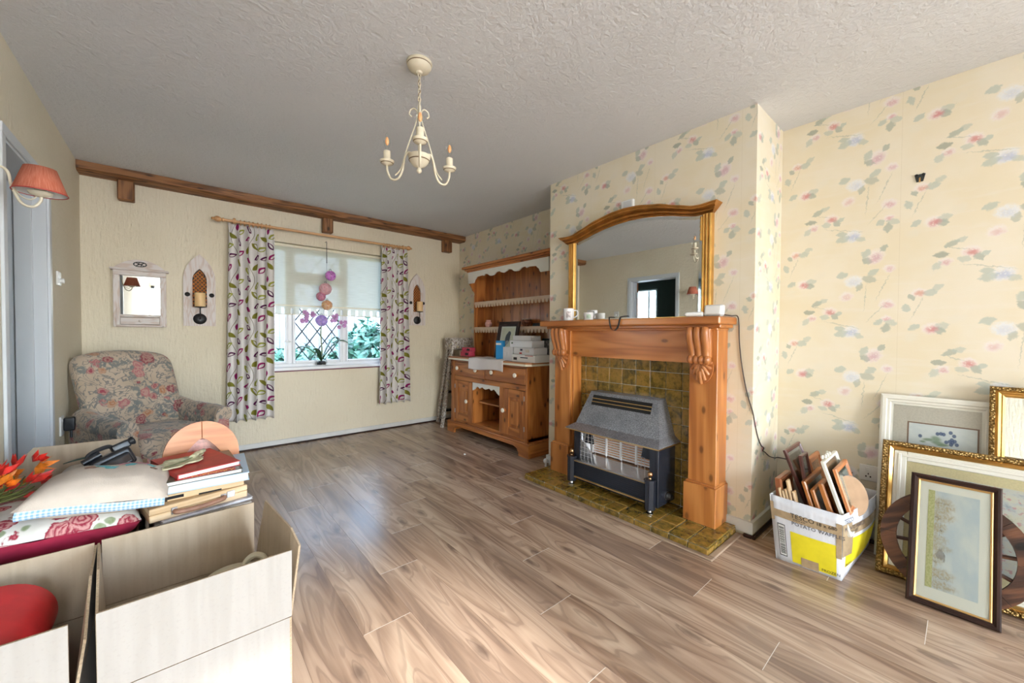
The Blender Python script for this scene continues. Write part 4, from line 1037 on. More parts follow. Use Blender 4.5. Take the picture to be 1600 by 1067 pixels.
def quad(p0, du, dv, mb=None):
    mb = mb or MB(); p0, du, dv = Vector(p0), Vector(du), Vector(dv)
    return mb.add([p0, p0 + du, p0 + du + dv, p0 + dv], [(0, 1, 2, 3)], [[(0, 0), (1, 0), (1, 1), (0, 1)]])
def framed(root, w, h, prof, mats, mount=None, printm=None, inset=None, liner=None, glass=True, back='hardboard', cx=0.0, z0=0.0, mount_lines=()):
    """picture facing local -Y, standing on local z=0; prof = [(inset, y)] from the outer back edge to the inner edge"""
    def ring(prof, mi=None):
        m = MB(); n = len(prof)
        for side in range(4):
            vs = []
            for (a, y) in prof:
                c = [(-w / 2 + a, a), (w / 2 - a, a), (w / 2 - a, h - a), (-w / 2 + a, h - a)]
                p, q = c[side], c[(side + 1) % 4]; vs += [(p[0] + cx, y, p[1] + z0), (q[0] + cx, y, q[1] + z0)]
            m.add(vs, [(2 * i, 2 * i + 1, 2 * i + 3, 2 * i + 2) for i in range(n - 1)], None, 0, 0 if side % 2 == 0 else 2)
        return m
    fr = mk('moulding', ring(prof), mats, root, smooth=25)
    yb = max(y for a, y in prof); iw, yi = prof[-1]
    mk('backing', bx(-w / 2 + .004 + cx, w / 2 - .004 + cx, yb - .004, yb - .0005, z0 + .004, z0 + h - .004), back, root)
    if liner: mk('liner', ring(liner[0]), liner[1], fr); iw, yi = liner[0][-1]
    ym = min(yi + .003, yb - .0078)
    if mount:
        mk('mount', bx(-w / 2 + iw - .003 + cx, w / 2 - iw + .003 + cx, ym, ym + .002, z0 + iw - .003, z0 + h - iw + .003), mount, root)
        i = inset if isinstance(inset, (tuple, list)) else (inset,) * 4
        for (g, mm) in mount_lines:
            mk('mount_line', bx(-w / 2 + i[0] - g + cx, w / 2 - i[1] + g + cx, ym - .0006, ym - .0001, z0 + i[2] - g, z0 + h - i[3] + g), mm, root)
        if printm: mk('print', quad((-w / 2 + i[0] + cx, ym - .001, z0 + i[2]), (w - i[0] - i[1], 0, 0), (0, 0, h - i[2] - i[3])), printm, root, smooth=0)
    elif printm: mk('print', quad((-w / 2 + iw - .002 + cx, ym, z0 + iw - .002), (w - 2 * iw + .004, 0, 0), (0, 0, h - 2 * iw + .004)), printm, root, smooth=0)
    if glass: mk('glass_pane', bx(-w / 2 + iw - .002 + cx, w / 2 - iw + .002 + cx, ym - .0035, ym - .0022, z0 + iw - .002, z0 + h - iw + .002), 'glass', root)
def lean(x_front, y, x_top, h, z=0.0): return ((x_front, y, z), (-math.asin(min(.9, (x_top - x_front) / h)), 0, R(-90)))
def m_prints():
    t = NT('print_bird'); uv = t.uv(); c = t.mix(t.step(t.noise(uv, 8, 2), .4, .6), (.66, .62, .48), (.70, .66, .54))
    n = t.noise(uv, 30, 3)
    b = t.vm('ADD', uv, t.vm('SCALE', t.n('TexNoise', {'Vector': uv, 'Scale': 12.0}).outputs[1], (0, 0, 0))); 
    for (x, y, rx, ry, a) in ((.53, .58, .26, .20, 1.2), (.62, .76, .14, .12, 0), (.40, .36, .10, .16, -.4), (.25, .22, .04, .22, -.5)): c = t.mix(t.blob(uv, (x, y), (rx, ry), a, None, .15), c, (.06, .065, .08))
    c = t.mix(t.blob(uv, (.5, .40), (.17, .09), .2, None, .2), c, (.33, .35, .36))
    MATS['print_bird'] = t.bsdf(c, .8)
    t = NT('print_landscape'); uv = t.uv(); s = t.n('SeparateXYZ', {0: uv})
    wv = t.n('TexNoise', {'Vector': uv, 'Scale': 14.0, 'Detail': 5.0, 'Roughness': .7}).outputs[1]
    p = t.vm('ADD', uv, t.vm('MULTIPLY', t.vm('SUBTRACT', wv, (.5, .5, .5)), (.22, .12, 0))); n2 = t.noise(t.scale(uv, (22, 40, 1)), 1.0, 4, .65); sk = t.noise(t.scale(uv, (2.5, 3, 1)), 1.0, 3)
    c = t.mix(t.step(sk, .35, .7), (.50, .56, .60), (.63, .65, .63))
    for (x, y, rx, ry, a_) in ((.30, .86, .30, .10, .85), (.28, .74, .34, .07, .8), (.24, .62, .20, .07, .8), (.26, .50, .22, .06, .65), (.30, .42, .28, .05, .6), (.24, .30, .16, .07, .6), (.30, .16, .34, .07, .8), (.34, .05, .34, .06, .8), (.18, .5, .06, .6, .55)):
        m_ = t.math('MULTIPLY', t.blob(p, (x, y), (rx, ry), 0, None, .55), t.math('ADD', .35, t.math('MULTIPLY', t.step(n2, .38, .6), .65)))
        c = t.mix(t.math('MULTIPLY', m_, a_), c, (.42, .33, .20))
    for (x, y, rx, ry) in ((.22, .72, .10, .006), (.3, .88, .2, .004), (.26, .60, .008, .10), (.28, .36, .10, .07), (.36, .33, .02, .06), (.2, .28, .10, .004), (.3, .12, .18, .004)):
        c = t.mix(t.math('MULTIPLY', t.blob(p, (x, y), (rx, ry), 0, None, .4), .6), c, (.16, .12, .10))
    c = t.mix(t.step(s.outputs[0], .145, .125), c, t.mix(t.step(n2, .4, .6), (.42, .42, .19), (.54, .52, .28)))
    MATS['print_landscape'] = t.bsdf(c, .8)
    t = NT('print_berries'); uv = t.uv(); c = t.mix(t.step(t.noise(uv, 5, 2), .4, .6), (.66, .69, .71), (.71, .73, .74))
    for (x, y, rx, ry, a) in ((.30, .20, .12, .07, .2), (.42, .27, .10, .13, .5), (.45, .12, .16, .09, -.3), (.22, .10, .07, .05, 0), (.52, .06, .14, .06, .3)): c = t.mix(t.math('MULTIPLY', t.blob(uv, (x, y * .85 + .34), (rx, ry), a, None, .7), .8), c, (.22, .31, .19))
    for (x, y) in ((.44, .44), (.49, .46), (.53, .45), (.63, .54), (.68, .43), (.65, .28), (.62, .21), (.66, .18), (.69, .24), (.57, .17), (.64, .10), (.72, .12), (.18, .28)): c = t.mix(t.math('MULTIPLY', t.blob(uv, (x, y * .85 + .36), (.036, .07), 0, None, .35), .85), c, (.07, .11, .24))
    MATS['print_berries'] = t.bsdf(c, .8)
    t = NT('print_garden'); uv = t.uv(); n = t.noise(t.scale(uv, (7, 7, 1)), 1.0, 4, .65); v = t.noise(uv, 22, 3)
    c = t.ramp(n, [(.3, (.30, .33, .42)), (.45, (.60, .60, .58)), (.6, (.66, .62, .52)), (.72, (.35, .36, .25))]); c = t.mix(t.math('MULTIPLY', t.step(v, .58, .66), .7), c, (.55, .22, .25))
    MATS['print_garden'] = t.bsdf(c, .8)
    t = NT('print_bw'); uv = t.uv(); n = t.noise(uv, 7, 4, .6); MATS['print_bw'] = t.bsdf(t.ramp(n, [(.3, (.03, .03, .03)), (.55, (.25, .24, .24)), (.75, (.62, .6, .58))]), .5)
    t = NT('print_slats'); uv = t.uv(); s = t.n('SeparateXYZ', {0: uv}); f = t.math('FRACT', t.math('MULTIPLY', s.outputs[0], 5.0))
    line = t.step(t.math('ABSOLUTE', t.math('SUBTRACT', f, .5)), .42, .48); c = t.mix(line, (.60, .62, .56), (.22, .25, .21)); c = t.mix(t.step(s.outputs[1], .10, .08), c, (.10, .13, .11)); MATS['print_slats'] = t.bsdf(c, .5)
m_prints()
PRF = lambda w, d: [(0, 0), (0, -d * .7), (w * .15, -d), (w * .45, -d), (w * .6, -d * .75), (w * .85, -d * .7), (w, -d * .45), (w, -d * .2)]
loc, rot = lean(2.60, 3.145, 2.675, .40, .8665)
t = thing('bird_picture', 'dark framed picture of a black bird propped on the dresser', 'picture', loc, rot)
framed(t, .335, .395, PRF(.05, .022), 'walnut_dark', 'mount_cream', 'print_bird', .068)
t = thing('photo_frame', 'small black photo frame behind the white boxes on the dresser', 'picture', *lean(2.66, 2.60, 2.69, .24, .8665))
framed(t, .14, .22, PRF(.02, .014), 'black_plastic', None, 'print_bw')
# cartons
def small_box(name, label, x0, x1, y0, y1, z0, z1, mat, marks=(), rz=0.0, group=None, lid=True):
    c = ((x0 + x1) / 2, (y0 + y1) / 2, z0); t = thing(name, label, 'box', c, (0, 0, rz), group); hx, hy, h = (x1 - x0) / 2, (y1 - y0) / 2, z1 - z0
    mk('box_body', bx(-hx, hx, -hy, hy, 0, h * .985, b=.0015), mat, t)
    if lid: mk('lid_flap', bx(-hx - .0008, hx, -hy - .0005, hy + .0005, h * .72 if lid == 2 else h * .97, h, b=.0015), mat, t)
    for (a, b, c_, d, mm) in marks: mk('printed_panel', bx(-hx - .0022, -hx - .0006, -hy + 2 * hy * a, -hy + 2 * hy * b, h * c_, h * d), mm, t)
    return t
gB = 'white cartons stacked on the dresser'
small_box('white_carton', 'upright white carton at the bottom of the dresser stack, beside the blue pack', 2.445, 2.63, 2.838, 2.985, .8665, 1.000, 'mount_white', [(.55, .6, .3, .6, 'grey_plastic')], group=gB)
small_box('white_carton', 'flat white carton with a dark printed label at the bottom of the dresser stack', 2.43, 2.62, 2.515, 2.828, .8665, .934, 'paper_white', [(.08, .42, .86, .93, 'red_book'), (.30, .62, .55, .68, 'ink'), (.78, .93, .25, .6, 'ink_black')], group=gB)
small_box('white_carton', 'white carton with open slanted flap resting on the flat labelled carton', 2.445, 2.62, 2.545, 2.822, .9355, 1.000, 'mount_white', [(.55, .66, .55, .8, 'ink'), (.58, .70, .08, .3, 'red_book'), (.22, .40, .35, .7, 'mount_mushroom')], group=gB)
small_box('white_carton', 'lidded white carton second from the top of the dresser stack', 2.45, 2.61, 2.575, 2.885, 1.0015, 1.066, 'ceramic_white', [(.86, .92, .5, .75, 'leaf_green')], group=gB, lid=2)
small_box('white_carton', 'small shallow white carton on top of the dresser stack', 2.465, 2.60, 2.615, 2.855, 1.0670, 1.112, 'mount_white', rz=.06, group=gB, lid=2)
small_box('blue_pack', 'bright blue upright pack between the bird picture and white cartons', 2.43, 2.475, 2.992, 3.075, .8665, 1.06, 'blue_box', [(.2, .95, .78, .88, 'paper_white')], rz=.25)
gR = 'small pink boxes on the dresser'
small_box('pink_box', 'lower of two small pink boxes on the dresser by the ladder', 2.545, 2.625, 3.72, 3.90, .8665, .918, 'pink_box', [(.12, .45, .25, .75, 'ink_black')], group=gR)
small_box('pink_box', 'upper of two small pink boxes on the dresser by the ladder', 2.555, 2.63, 3.725, 3.88, .9185, .966, 'pink_box', [(.08, .42, .25, .75, 'ink_black')], rz=.08, group=gR)
# tea towel over the worktop edge
def tow(u, v):
    s = v * .335; y = 2.885 + .555 * u + .03 * (v - .5) * (u - .3)
    y += .04 * (1 - v) * (u - .5)
    bk = 2.425 + .15 * max(0, min(1, (u - .30) / .15)); x_ = bk + (2.365 - bk) * min(1, s / .22)
    if s < .22: x, z = x_, .8685 + .010 * abs(sin(u * 9 + v * 5)) * (1 - v)
    else:
        q = s - .22; a = min(1, q / .02); x = 2.365 - .004 * a + .006 * sin(u * 11) * a; z = .8685 - max(0, q - .008)
        z += .01 * sin(u * 6) * a
    return (x - .002, y, z)
t = mk('tea_towel', MB().grid(tow, 30, 26, uvf=lambda u, v: (.55 * (1 - u), .335 * (1 - v))), 'towel', None, smooth=80, label='pale tea towel draped over the front edge of the dresser top', cat='towel'); solid(t, .003, 1)

# ------------------------------------------------------------------ step ladder in the corner
ld = thing('step_ladder', 'paint splattered folded step ladder between window wall and dresser', 'ladder', (2.62, 4.22, 0))
for nm, a, b in (('front_stile', (2.405, 4.085, 0), (2.575, 4.15, .93)), ('rear_stile', (2.52, 4.385, 0), (2.60, 4.27, .93)), ('front_stile', (2.84, 4.085, 0), (2.83, 4.15, .93)), ('rear_stile', (2.85, 4.385, 0), (2.83, 4.27, .93))):
    m = wm(ld); a, b = Vector(a), Vector(b)
    for q in ((-.0,),): m.add([(a.x - .012, a.y - .025, a.z), (a.x + .012, a.y - .025, a.z), (a.x + .012, a.y + .025, a.z), (a.x - .012, a.y + .025, a.z), (b.x - .012, b.y - .025, b.z), (b.x + .012, b.y - .025, b.z), (b.x + .012, b.y + .025, b.z), (b.x - .012, b.y + .025, b.z)], [(0, 1, 2, 3), (4, 5, 6, 7), (0, 1, 5, 4), (1, 2, 6, 5), (2, 3, 7, 6), (3, 0, 4, 7)], None, 0, 2)
    mk(nm, m, 'splatter', ld)
for z in (.18, .40, .62): mk('tread', wbox(ld, 2.43 + z * .18, 2.84, 4.085 + z * .07, 4.155 + z * .07, z, z + .022), 'black_plastic', ld)
mk('top_cap', wm(ld).rbox((2.715, 4.20, 1.0), (.31, .19, .15), .02, 4), 'splatter', ld)
# ------------------------------------------------------------------ curtain pole, curtains, blind
pole = thing('curtain_pole', 'turned wooden curtain pole with rings and finials above the window', 'curtain pole', (1.19, 4.355, 2.14))
mk('pole', wm(pole).tube([(.31 + i * .1757, 4.355, 2.137 + .0006 * i) for i in range(11)], .0125, 12), 'rod_wood', pole)
FIN = [(.0125, 0), (.018, .004), (.018, .012), (.012, .018), (.020, .028), (.026, .042), (.024, .058), (.014, .07), (.010, .076), (.013, .082), (.007, .09), (0, .094)]
mk('finial', wm(pole).lathe([(r, -h) for r, h in FIN], 16, (.325, 4.355, 2.137), 'x'), 'rod_wood', pole); mk('finial', wm(pole).lathe(FIN, 16, (2.055, 4.355, 2.143), 'x'), 'rod_wood', pole)
for x in (.40, 2.03):
    mk('bracket', wm(pole).lathe([(.0235, -.01), (.026, 0), (.0235, .01)], 14, (x, 4.355, 2.14), 'x').tube([(x, 4.366, 2.14), (x, 4.4495, 2.14)], .012, 8), 'rod_wood', pole)
for x in [.445 + i * .0335 for i in range(8)] + [1.80 + i * .031 for i in range(7)]:
    mk('ring', wm(pole).tube([(x + .002 * sin(x * 90), 4.355 + .0225 * cos(2 * pi * k / 16), 2.133 + .0225 * sin(2 * pi * k / 16)) for k in range(16)], .0045, 6, closed=True), 'rod_wood', pole)
def curtain(label, x0t, x1t, x0b, x1b, zt, zb, folds, ph, fabric, seed):
    rr = random.Random(seed); am = [rr.uniform(.55, 1.35) for _ in range(folds + 2)]
    def fn(u, v):
        k = u * folds; i = int(min(k, folds - 1)); a = am[i] + (am[i + 1] - am[i]) * (k - i)
        top = max(0, 1 - v / .05)
        x = (x0t + (x1t - x0t) * u) * (1 - v) + (x0b + (x1b - x0b) * u) * v
        w = sin(2 * pi * k + ph + .5 * sin(5 * v + i)); amp = .028 * a * (1 - .55 * top) * (.8 + .35 * v)
        x += .010 * cos(2 * pi * k + ph) * (1 - top)
        y = 4.372 - amp * w - .012 * v * 0
        z = zt + (zb - zt) * v + (.004 * sin(k * 12.5) if v < .02 else 0) - (.006 * sin(2 * pi * k + 1) * v)
        return (x, y, z)
    t = thing('curtain', label, 'curtain', ((x0b + x1b) / 2, 4.372, zb), group='leaf print curtains at the window')
    o = mk('drop', wm(t).grid(fn, folds * 16, 60, uvf=lambda u, v: (u * fabric, (1 - v) * (zt - zb))), 'curtain', t, smooth=80); solid(o, .0025, 0)
    o = mk('heading_tape', wm(t).grid(lambda u, v: (lambda p: (p[0], p[1] + .006 - .004 * sin(u * folds * 31), p[2]))(fn(u, .008 + v * .03)), folds * 24, 3), 'linen', t, smooth=80)
curtain('leaf print curtain hanging nearest the armchair', .352, .71, .318, .695, 2.118, .302, 5, .4, .50, 1)
curtain('leaf print curtain hanging beside the dresser end of the window', 1.775, 2.085, 1.735, 2.118, 2.128, .312, 5, 1.4, .50, 2)

bl = thing('roller_blind', 'cream voile roller blind drawn halfway down the window', 'blind', (1.27, 4.497, 1.31))
mk('roller', wm(bl).tube([(.635, 4.50, 2.012), (1.905, 4.50, 2.012)], .016, 12), 'cream_edge', bl)
o = mk('cloth', wm(bl).grid(lambda u, v: (.66 + 1.22 * u, 4.497 + .002 * sin(u * 9), 2.01 - .63 * v), 24, 14, uvf=lambda u, v: (u * 1.22, v * .63)), 'blind', bl, smooth=80)
m = wm(bl); n = 15; p = 1.22 / n
for i in range(n): m.grid(lambda u, v, i=i: (.66 + i * p + p * .68 * u, 4.497, 1.381 - .062 * v), 1, 1, uvf=lambda u, v: (u * .05, v * .06))
mk('hem_tab', m, 'blind', bl)
mk('hem_bar', wbox(bl, .66, 1.88, 4.494, 4.5, 1.400, 1.412), 'cream_edge', bl); mk('bottom_rod', wm(bl).tube([(.66, 4.497, 1.317), (1.88, 4.497, 1.317)], .0045, 6), 'cream_edge', bl)
m = wm(bl)
for i in range(40): m.lathe([(0, -.004), (.0035, -.002), (.0035, .002), (0, .004)], 6, (.648, 4.49, 1.98 - i * .011), 'z', cap=False)
mk('pull_chain', m, 'white_plastic', bl)

# ------------------------------------------------------------------ glass baubles on a chain
hook = thing('bauble_chain', 'fine dark chain holding the string of glass baubles at the window', 'chain', (1.195, 4.385, 1.40))
m = wm(hook)
for i in range(20): m.tube([(1.195 + .004 * cos(2 * pi * k / 8) * (i % 2), 4.385 + .004 * cos(2 * pi * k / 8) * (1 - i % 2), 2.075 - i * .011 + .008 * sin(2 * pi * k / 8)) for k in range(8)], .0013, 4, closed=True)
mk('links', m, 'lead', hook)
mk('thread', wm(hook).tube([(1.195, 4.385, 1.87), (1.19, 4.385, 1.6), (1.16, 4.385, 1.31)], .0009, 4), 'lead', hook)
mk('ceiling_hook', wm(hook).tube([(1.195, 4.4495, 2.085), (1.195, 4.39, 2.085), (1.195, 4.385, 2.078)], .002, 5), 'lead', hook)
for lab, mt, x, z, r in (('purple glass bauble, topmost on the window chain', 'ball_purple', 1.226, 1.729, .052), ('large dusky pink glass bauble below the purple one', 'ball_pink', 1.175, 1.585, .062), ('small dark rose glass bauble below the dusky pink one', 'ball_rose', 1.135, 1.505, .046), ('amber orange glass bauble near the blind hem', 'ball_orange', 1.19, 1.418, .053), ('violet glass bauble, lowest on the window chain', 'ball_violet', 1.138, 1.255, .058)):
    t = thing('glass_bauble', lab, 'bauble', (x, 4.375 if r < .05 else 4.365, z - r), group='glass baubles at the window')
    mk('globe', MB().lathe([(r * sin(pi * k / 14), r - r * cos(pi * k / 14)) for k in range(15)], 22), mt, t)
    mk('loop', MB().tube([(.009 * cos(2 * pi * k / 10), 0, 2 * r + .006 + .009 * sin(2 * pi * k / 10)) for k in range(10)], .0022, 5, closed=True), 'lead', t)
# ------------------------------------------------------------------ orchid on the sill
ob = thing('orchid', 'artificial mauve orchid in a clear glass vase on the window sill', 'plant', (1.165, 4.485, .7775))
mk('vase', MB().lathe([(.052, 0), (.056, .004), (.054, .05), (.058, .125), (.055, .125), (.051, .05), (.05, .012), (0, .012)], 20), 'glass', ob)
mk('gravel', MB().lathe([(0, .013), (.049, .013), (.049, .04), (.03, .048), (0, .05)], 16), 'soil', ob)
mk('stem', MB().tube(catmull([(0, 0, .03), (.005, 0, .18), (-.005, 0, .34), (.004, 0, .48)], 5), .0065, 7).tube(catmull([(0, 0, .46), (-.06, -.01, .545), (-.14, -.02, .53), (-.20, -.02, .47)], 5), .003, 6).tube(catmull([(0, 0, .46), (.07, -.01, .50), (.14, -.02, .50), (.21, -.02, .45)], 5), .003, 6), 'stem_green', ob)
for (ax, ay, L, w, h) in ((-1, -.15, .25, .030, .17), (1, -.1, .27, .028, .24), (-.5, -.6, .17, .026, .15), (.75, .1, .20, .022, .28)):
    def lf(u, v, ax=ax, ay=ay, L=L, w=w, h=h):
        d = Vector((ax, ay, 0)).normalized(); n = Vector((-d.y, d.x, 0)); wd = w * sin(pi * min(.999, .06 + u * .94)) ** .7
        p = d * (L * u) + n * (wd * (v - .5) * 2); return (p.x, p.y, .06 + h * sin(u * 2.1) * .9 - .018 * abs(v - .5))
    solid(mk('leaf', MB().grid(lf, 12, 4), 'leaf_green', ob, smooth=80), .003)
rr = random.Random(4)
for (cx, cz, n) in ((-.12, .53, 7), (-.19, .47, 4), (.15, .50, 6), (.205, .45, 3), (.0, .45, 3)):
    for i in range(n):
        x, y, z = cx + rr.uniform(-.05, .05), -.02 + rr.uniform(-.02, .02), cz + rr.uniform(-.04, .04); m = MB(); a0 = rr.random() * 6
        for k in range(5):
            a = a0 + k * 2 * pi / 5; d = Vector((cos(a), -.25, sin(a))); s = Vector((-sin(a), 0, cos(a))); r = .026; c = Vector((x, y, z))
            m.add([c, c + d * r * .6 + s * r * .42, c + d * r, c + d * r * .6 - s * r * .42], [(0, 1, 2), (0, 2, 3)], [[(0, 0)] * 3] * 2)
        mk('blossom', m, 'orchid', ob, smooth=60)

# ------------------------------------------------------------------ limed wall mirror with drawer
wmr = thing('wall_mirror', 'limed wood wall mirror with small drawer above the armchair', 'mirror', (-.228, 4.449, 1.168))
Q = lambda nm, *a, mat='limed', par=None, **k: mk(nm, wbox(wmr, *a, **k), mat, par or wmr)
a, b = -.386, -.070
Q('side_stile', a, a + .038, 4.40, 4.439, 1.168, 1.5828, b=.003, grain=2); Q('side_stile', b - .038, b, 4.40, 4.439, 1.168, 1.5828, b=.003, grain=2)
Q('top_rail', a, b, 4.399, 4.4395, 1.583, 1.6218, b=.003); Q('cornice_shelf', a - .018, b + .018, 4.385, 4.449, 1.622, 1.640, b=.005)
pd = [(a - .004, 1.64), (b + .004, 1.64)] + [(-.228 + (.155) * cos(pi * k / 20), 1.64 + .078 * sin(pi * k / 20) ** 1.9) for k in range(1, 20)]
mk('pediment', wm(wmr).prism([(p[0], p[1]) for p in pd], 1, 4.415, 4.435), 'limed', wmr)
orn = mk('ornament', wm(wmr).ring([(-.228 + .042 * cos(t), 1.678 + .022 * sin(t)) for t in [2 * pi * k / 20 for k in range(20)]], [(-.228 + .034 * cos(t), 1.678 + .016 * sin(t)) for t in [2 * pi * k / 20 for k in range(20)]], 1, 4.408, 4.416), 'iron', wmr)
m = wm(wmr)
for s in (-1, 1):
    m.tube([(-.228 - .025, 4.411, 1.678 - s * .012), (-.228 + .025, 4.411, 1.678 + s * .012)], .0025, 5); m.tube([(-.228 - .008 - .012 * s, 4.411, 1.664), (-.228 + .008 - .012 * s, 4.411, 1.692)], .0022, 5)
mk('lattice', m, 'iron', orn)
g = Q('mirror_pane', a + .034, b - .034, 4.420, 4.4235, 1.262, 1.588, mat='mirror_glass')
Q('inner_rail', a + .036, b - .036, 4.405, 4.445, 1.252, 1.268, b=.003); Q('backboard', a + .002, b - .002, 4.440, 4.449, 1.17, 1.619)
Q('ledge', a + .02, b - .02, 4.375, 4.445, 1.168, 1.184, b=.004); Q('drawer_rail', a + .036, b - .036, 4.378, 4.44, 1.246, 1.256, b=.003)
d = Q('drawer', a + .041, b - .041, 4.372, 4.44, 1.187, 1.243, b=.004); mk('drawer_knob', wm(wmr).lathe([(.005, 0), (.010, -.006), (.011, -.012), (.006, -.017), (0, -.018)], 12, (-.228, 4.372, 1.215), 'y'), 'limed', d)
for x0 in (a + .022, b - .04): mk('cheek', wm(wmr).prism([(4.376, 1.184), (4.40, 1.184), (4.40, 1.315), (4.392, 1.32), (4.383, 1.29), (4.376, 1.26)], 0, x0, x0 + .018, grain=2), 'limed', wmr)

# ------------------------------------------------------------------ gothic candle sconces
def sconce(label, xc, zb):
    t = thing('candle_sconce', label, 'sconce', (xc, 4.449, zb), group='gothic candle sconces either side of the window')
    def gothic(w, z0, zs, zp, n=10):
        H = zp - zs; c = (H * H - w * w) / (2 * w); tm = math.acos(c / (w + c)); L = [(-w, z0)]
        for k in range(n + 1): L.append((c - (w + c) * cos(tm * k / n), zs + (w + c) * sin(tm * k / n)))
        Rr = [(-x, z) for x, z in L[::-1][1:]]; return L + Rr
    o, i = gothic(.112, 0, .40, .632), gothic(.050, .165, .40, .505)
    mk('board', MB().ring(o, i, 1, -.024, -.002), 'limed', t)
    mk('niche_back', bx(-.06, .06, -.004, -.001, .15, .52), 'walnut_dark', t)
    m = MB()
    for s in (-1, 1):
        for k in range(-6, 22):
            z = .08 + k * .034; x0, x1 = -.055, .055; za, zb_ = z, z + s * .13
            P_ = [(x0 + (x1 - x0) * q / 8, za + (zb_ - za) * q / 8) for q in range(9)]
            P_ = [p for p in P_ if .16 < p[1] < .40 + .115 * (1 - (abs(p[0]) / .055) ** 1.5)]
            if len(P_) > 1: m.tube([(p[0], -.008, p[1]) for p in P_], .0048, 5)
    mk('lattice', m, 'pine_light', t)
    for s in (-1, 1): mk('stud', MB().lathe([(.019, -.024), (.019, -.028), (.013, -.030), (.011, -.027), (.004, -.031), (0, -.031)], 12, (s * .084, 0, .275), 'y'), 'iron', t)
    mk('wall_plate', MB().lathe([(.048, -.024), (.047, -.031), (.034, -.040), (.012, -.044), (0, -.0445)], 22, (0, 0, .062), 'y'), 'iron', t)
    mk('arm', MB().tube(catmull([(0, -.04, .062), (0, -.075, .065), (0, -.092, .09), (0, -.092, .16)], 5), .005, 7), 'iron', t)
    mk('drip_tray', MB().lathe([(.006, .158), (.040, .162), (.043, .168), (.038, .168), (0, .166)], 18, (0, -.092, 0)), 'iron', t)
    c = mk('candle', MB().lathe([(0, .168), (.0385, .168), (.0385, .284), (.034, .288), (.02, .284), (0, .283)], 20, (0, -.092, 0)), 'candle', t)
    mk('wick', MB().tube([(0, -.092, .28), (.001, -.092, .293)], .0012, 5), 'ink_black', c)
sconce('gothic limed wood candle sconce between wall mirror and curtain', .152, 1.183)
sconce('gothic limed wood candle sconce between curtain and dresser', 2.25, 1.228)
# ------------------------------------------------------------------ chandelier
ch = thing('chandelier', 'cream painted three arm chandelier hanging from the ceiling', 'chandelier', (.873, 1.697, 2.3995), (0, 0, 0))
A = lambda nm, m, mat='lamp_cream', par=None: mk(nm, m, mat, par or ch, smooth=50)
A('ceiling_rose', MB().lathe([(.0, 0), (.058, 0), (.060, -.006), (.054, -.010), (.052, -.014), (.056, -.018), (.050, -.030), (.034, -.040), (.016, -.044), (.012, -.052), (0, -.054)], 28))
A('rose_line', MB().lathe([(.0535, -.0105), (.056, -.013), (.0535, -.0155)], 28, cap=False), 'lamp_line')
m = MB()
for i in range(8):
    z = -.060 - i * .0185; t0 = i % 2
    m.tube([(.0065 * cos(2 * pi * k / 10) * (1 - t0), .0065 * cos(2 * pi * k / 10) * t0, z + .0135 * sin(2 * pi * k / 10)) for k in range(10)], .002, 5, closed=True)
A('chain', m)
A('flex', MB().tube([(.005 * sin(i * 1.1), .005 * cos(i * 1.1), -.05 - i * .0105) for i in range(16)], .0022, 6), 'lamp_line')
A('stem', MB().lathe([(.0, -.195), (.006, -.196), (.008, -.205), (.008, -.235), (.006, -.24), (.005, -.30), (.007, -.42), (.007, -.44)], 12))
bowl = A('bowl', MB().lathe([(0, -.432), (.048, -.432), (.053, -.436), (.050, -.445), (.044, -.462), (.030, -.480), (.012, -.488), (.007, -.493), (.012, -.500), (.012, -.508), (.006, -.515), (0, -.517)], 28))
A('bowl_line', MB().lathe([(.0475, -.455), (.0488, -.4575), (.0468, -.460)], 28, cap=False), 'lamp_line', bowl)
base = atan2(-.889, -.457) + .02
for i in range(3):
    a = base + i * 2 * pi / 3; d = Vector((cos(a), sin(a), 0)); P3 = lambda r, z: (d.x * r, d.y * r, z)
    arm = A('arm', MB().tube(catmull([P3(.030, -.438), P3(.040, -.418), P3(.062, -.412), P3(.078, -.438), P3(.088, -.49), P3(.112, -.528), P3(.148, -.528), P3(.170, -.49), P3(.173, -.455)], 5), .0052, 8))
    A('scroll', MB().tube(catmull([P3(.040, -.245), P3(.052, -.232), P3(.046, -.213), P3(.026, -.209), P3(.012, -.225), P3(.010, -.25), P3(.022, -.29), P3(.052, -.36), P3(.078, -.43), P3(.098, -.485), P3(.128, -.512)], 5), .0032, 6), par=arm)
    A('drip_cup', MB().lathe([(.006, -.460), (.012, -.456), (.026, -.452), (.032, -.444), (.034, -.438), (.030, -.436), (.0, -.438)], 22, P3(.173, 0)), par=arm)
    A('cup_line', MB().lathe([(.0275, -.4515), (.0300, -.449), (.0278, -.4475)], 22, P3(.173, 0), cap=False), 'lamp_line', arm)
    A('candle_tube', MB().lathe([(.0165, -.437), (.0165, -.392), (.013, -.390), (0, -.390)], 16, P3(.173, 0)), par=arm)
    bulb = A('bulb', MB().lathe([(.0075, -.390), (.0075, -.374), (.012, -.366), (.0165, -.350), (.0145, -.332), (.007, -.312), (.002, -.302), (0, -.300)], 14, P3(.173, 0)), 'glass', arm)
    A('filament', MB().lathe([(0, -.366), (.008, -.357), (.010, -.345), (.006, -.328), (0, -.322)], 10, P3(.173, 0)), 'bulb_amber', arm)

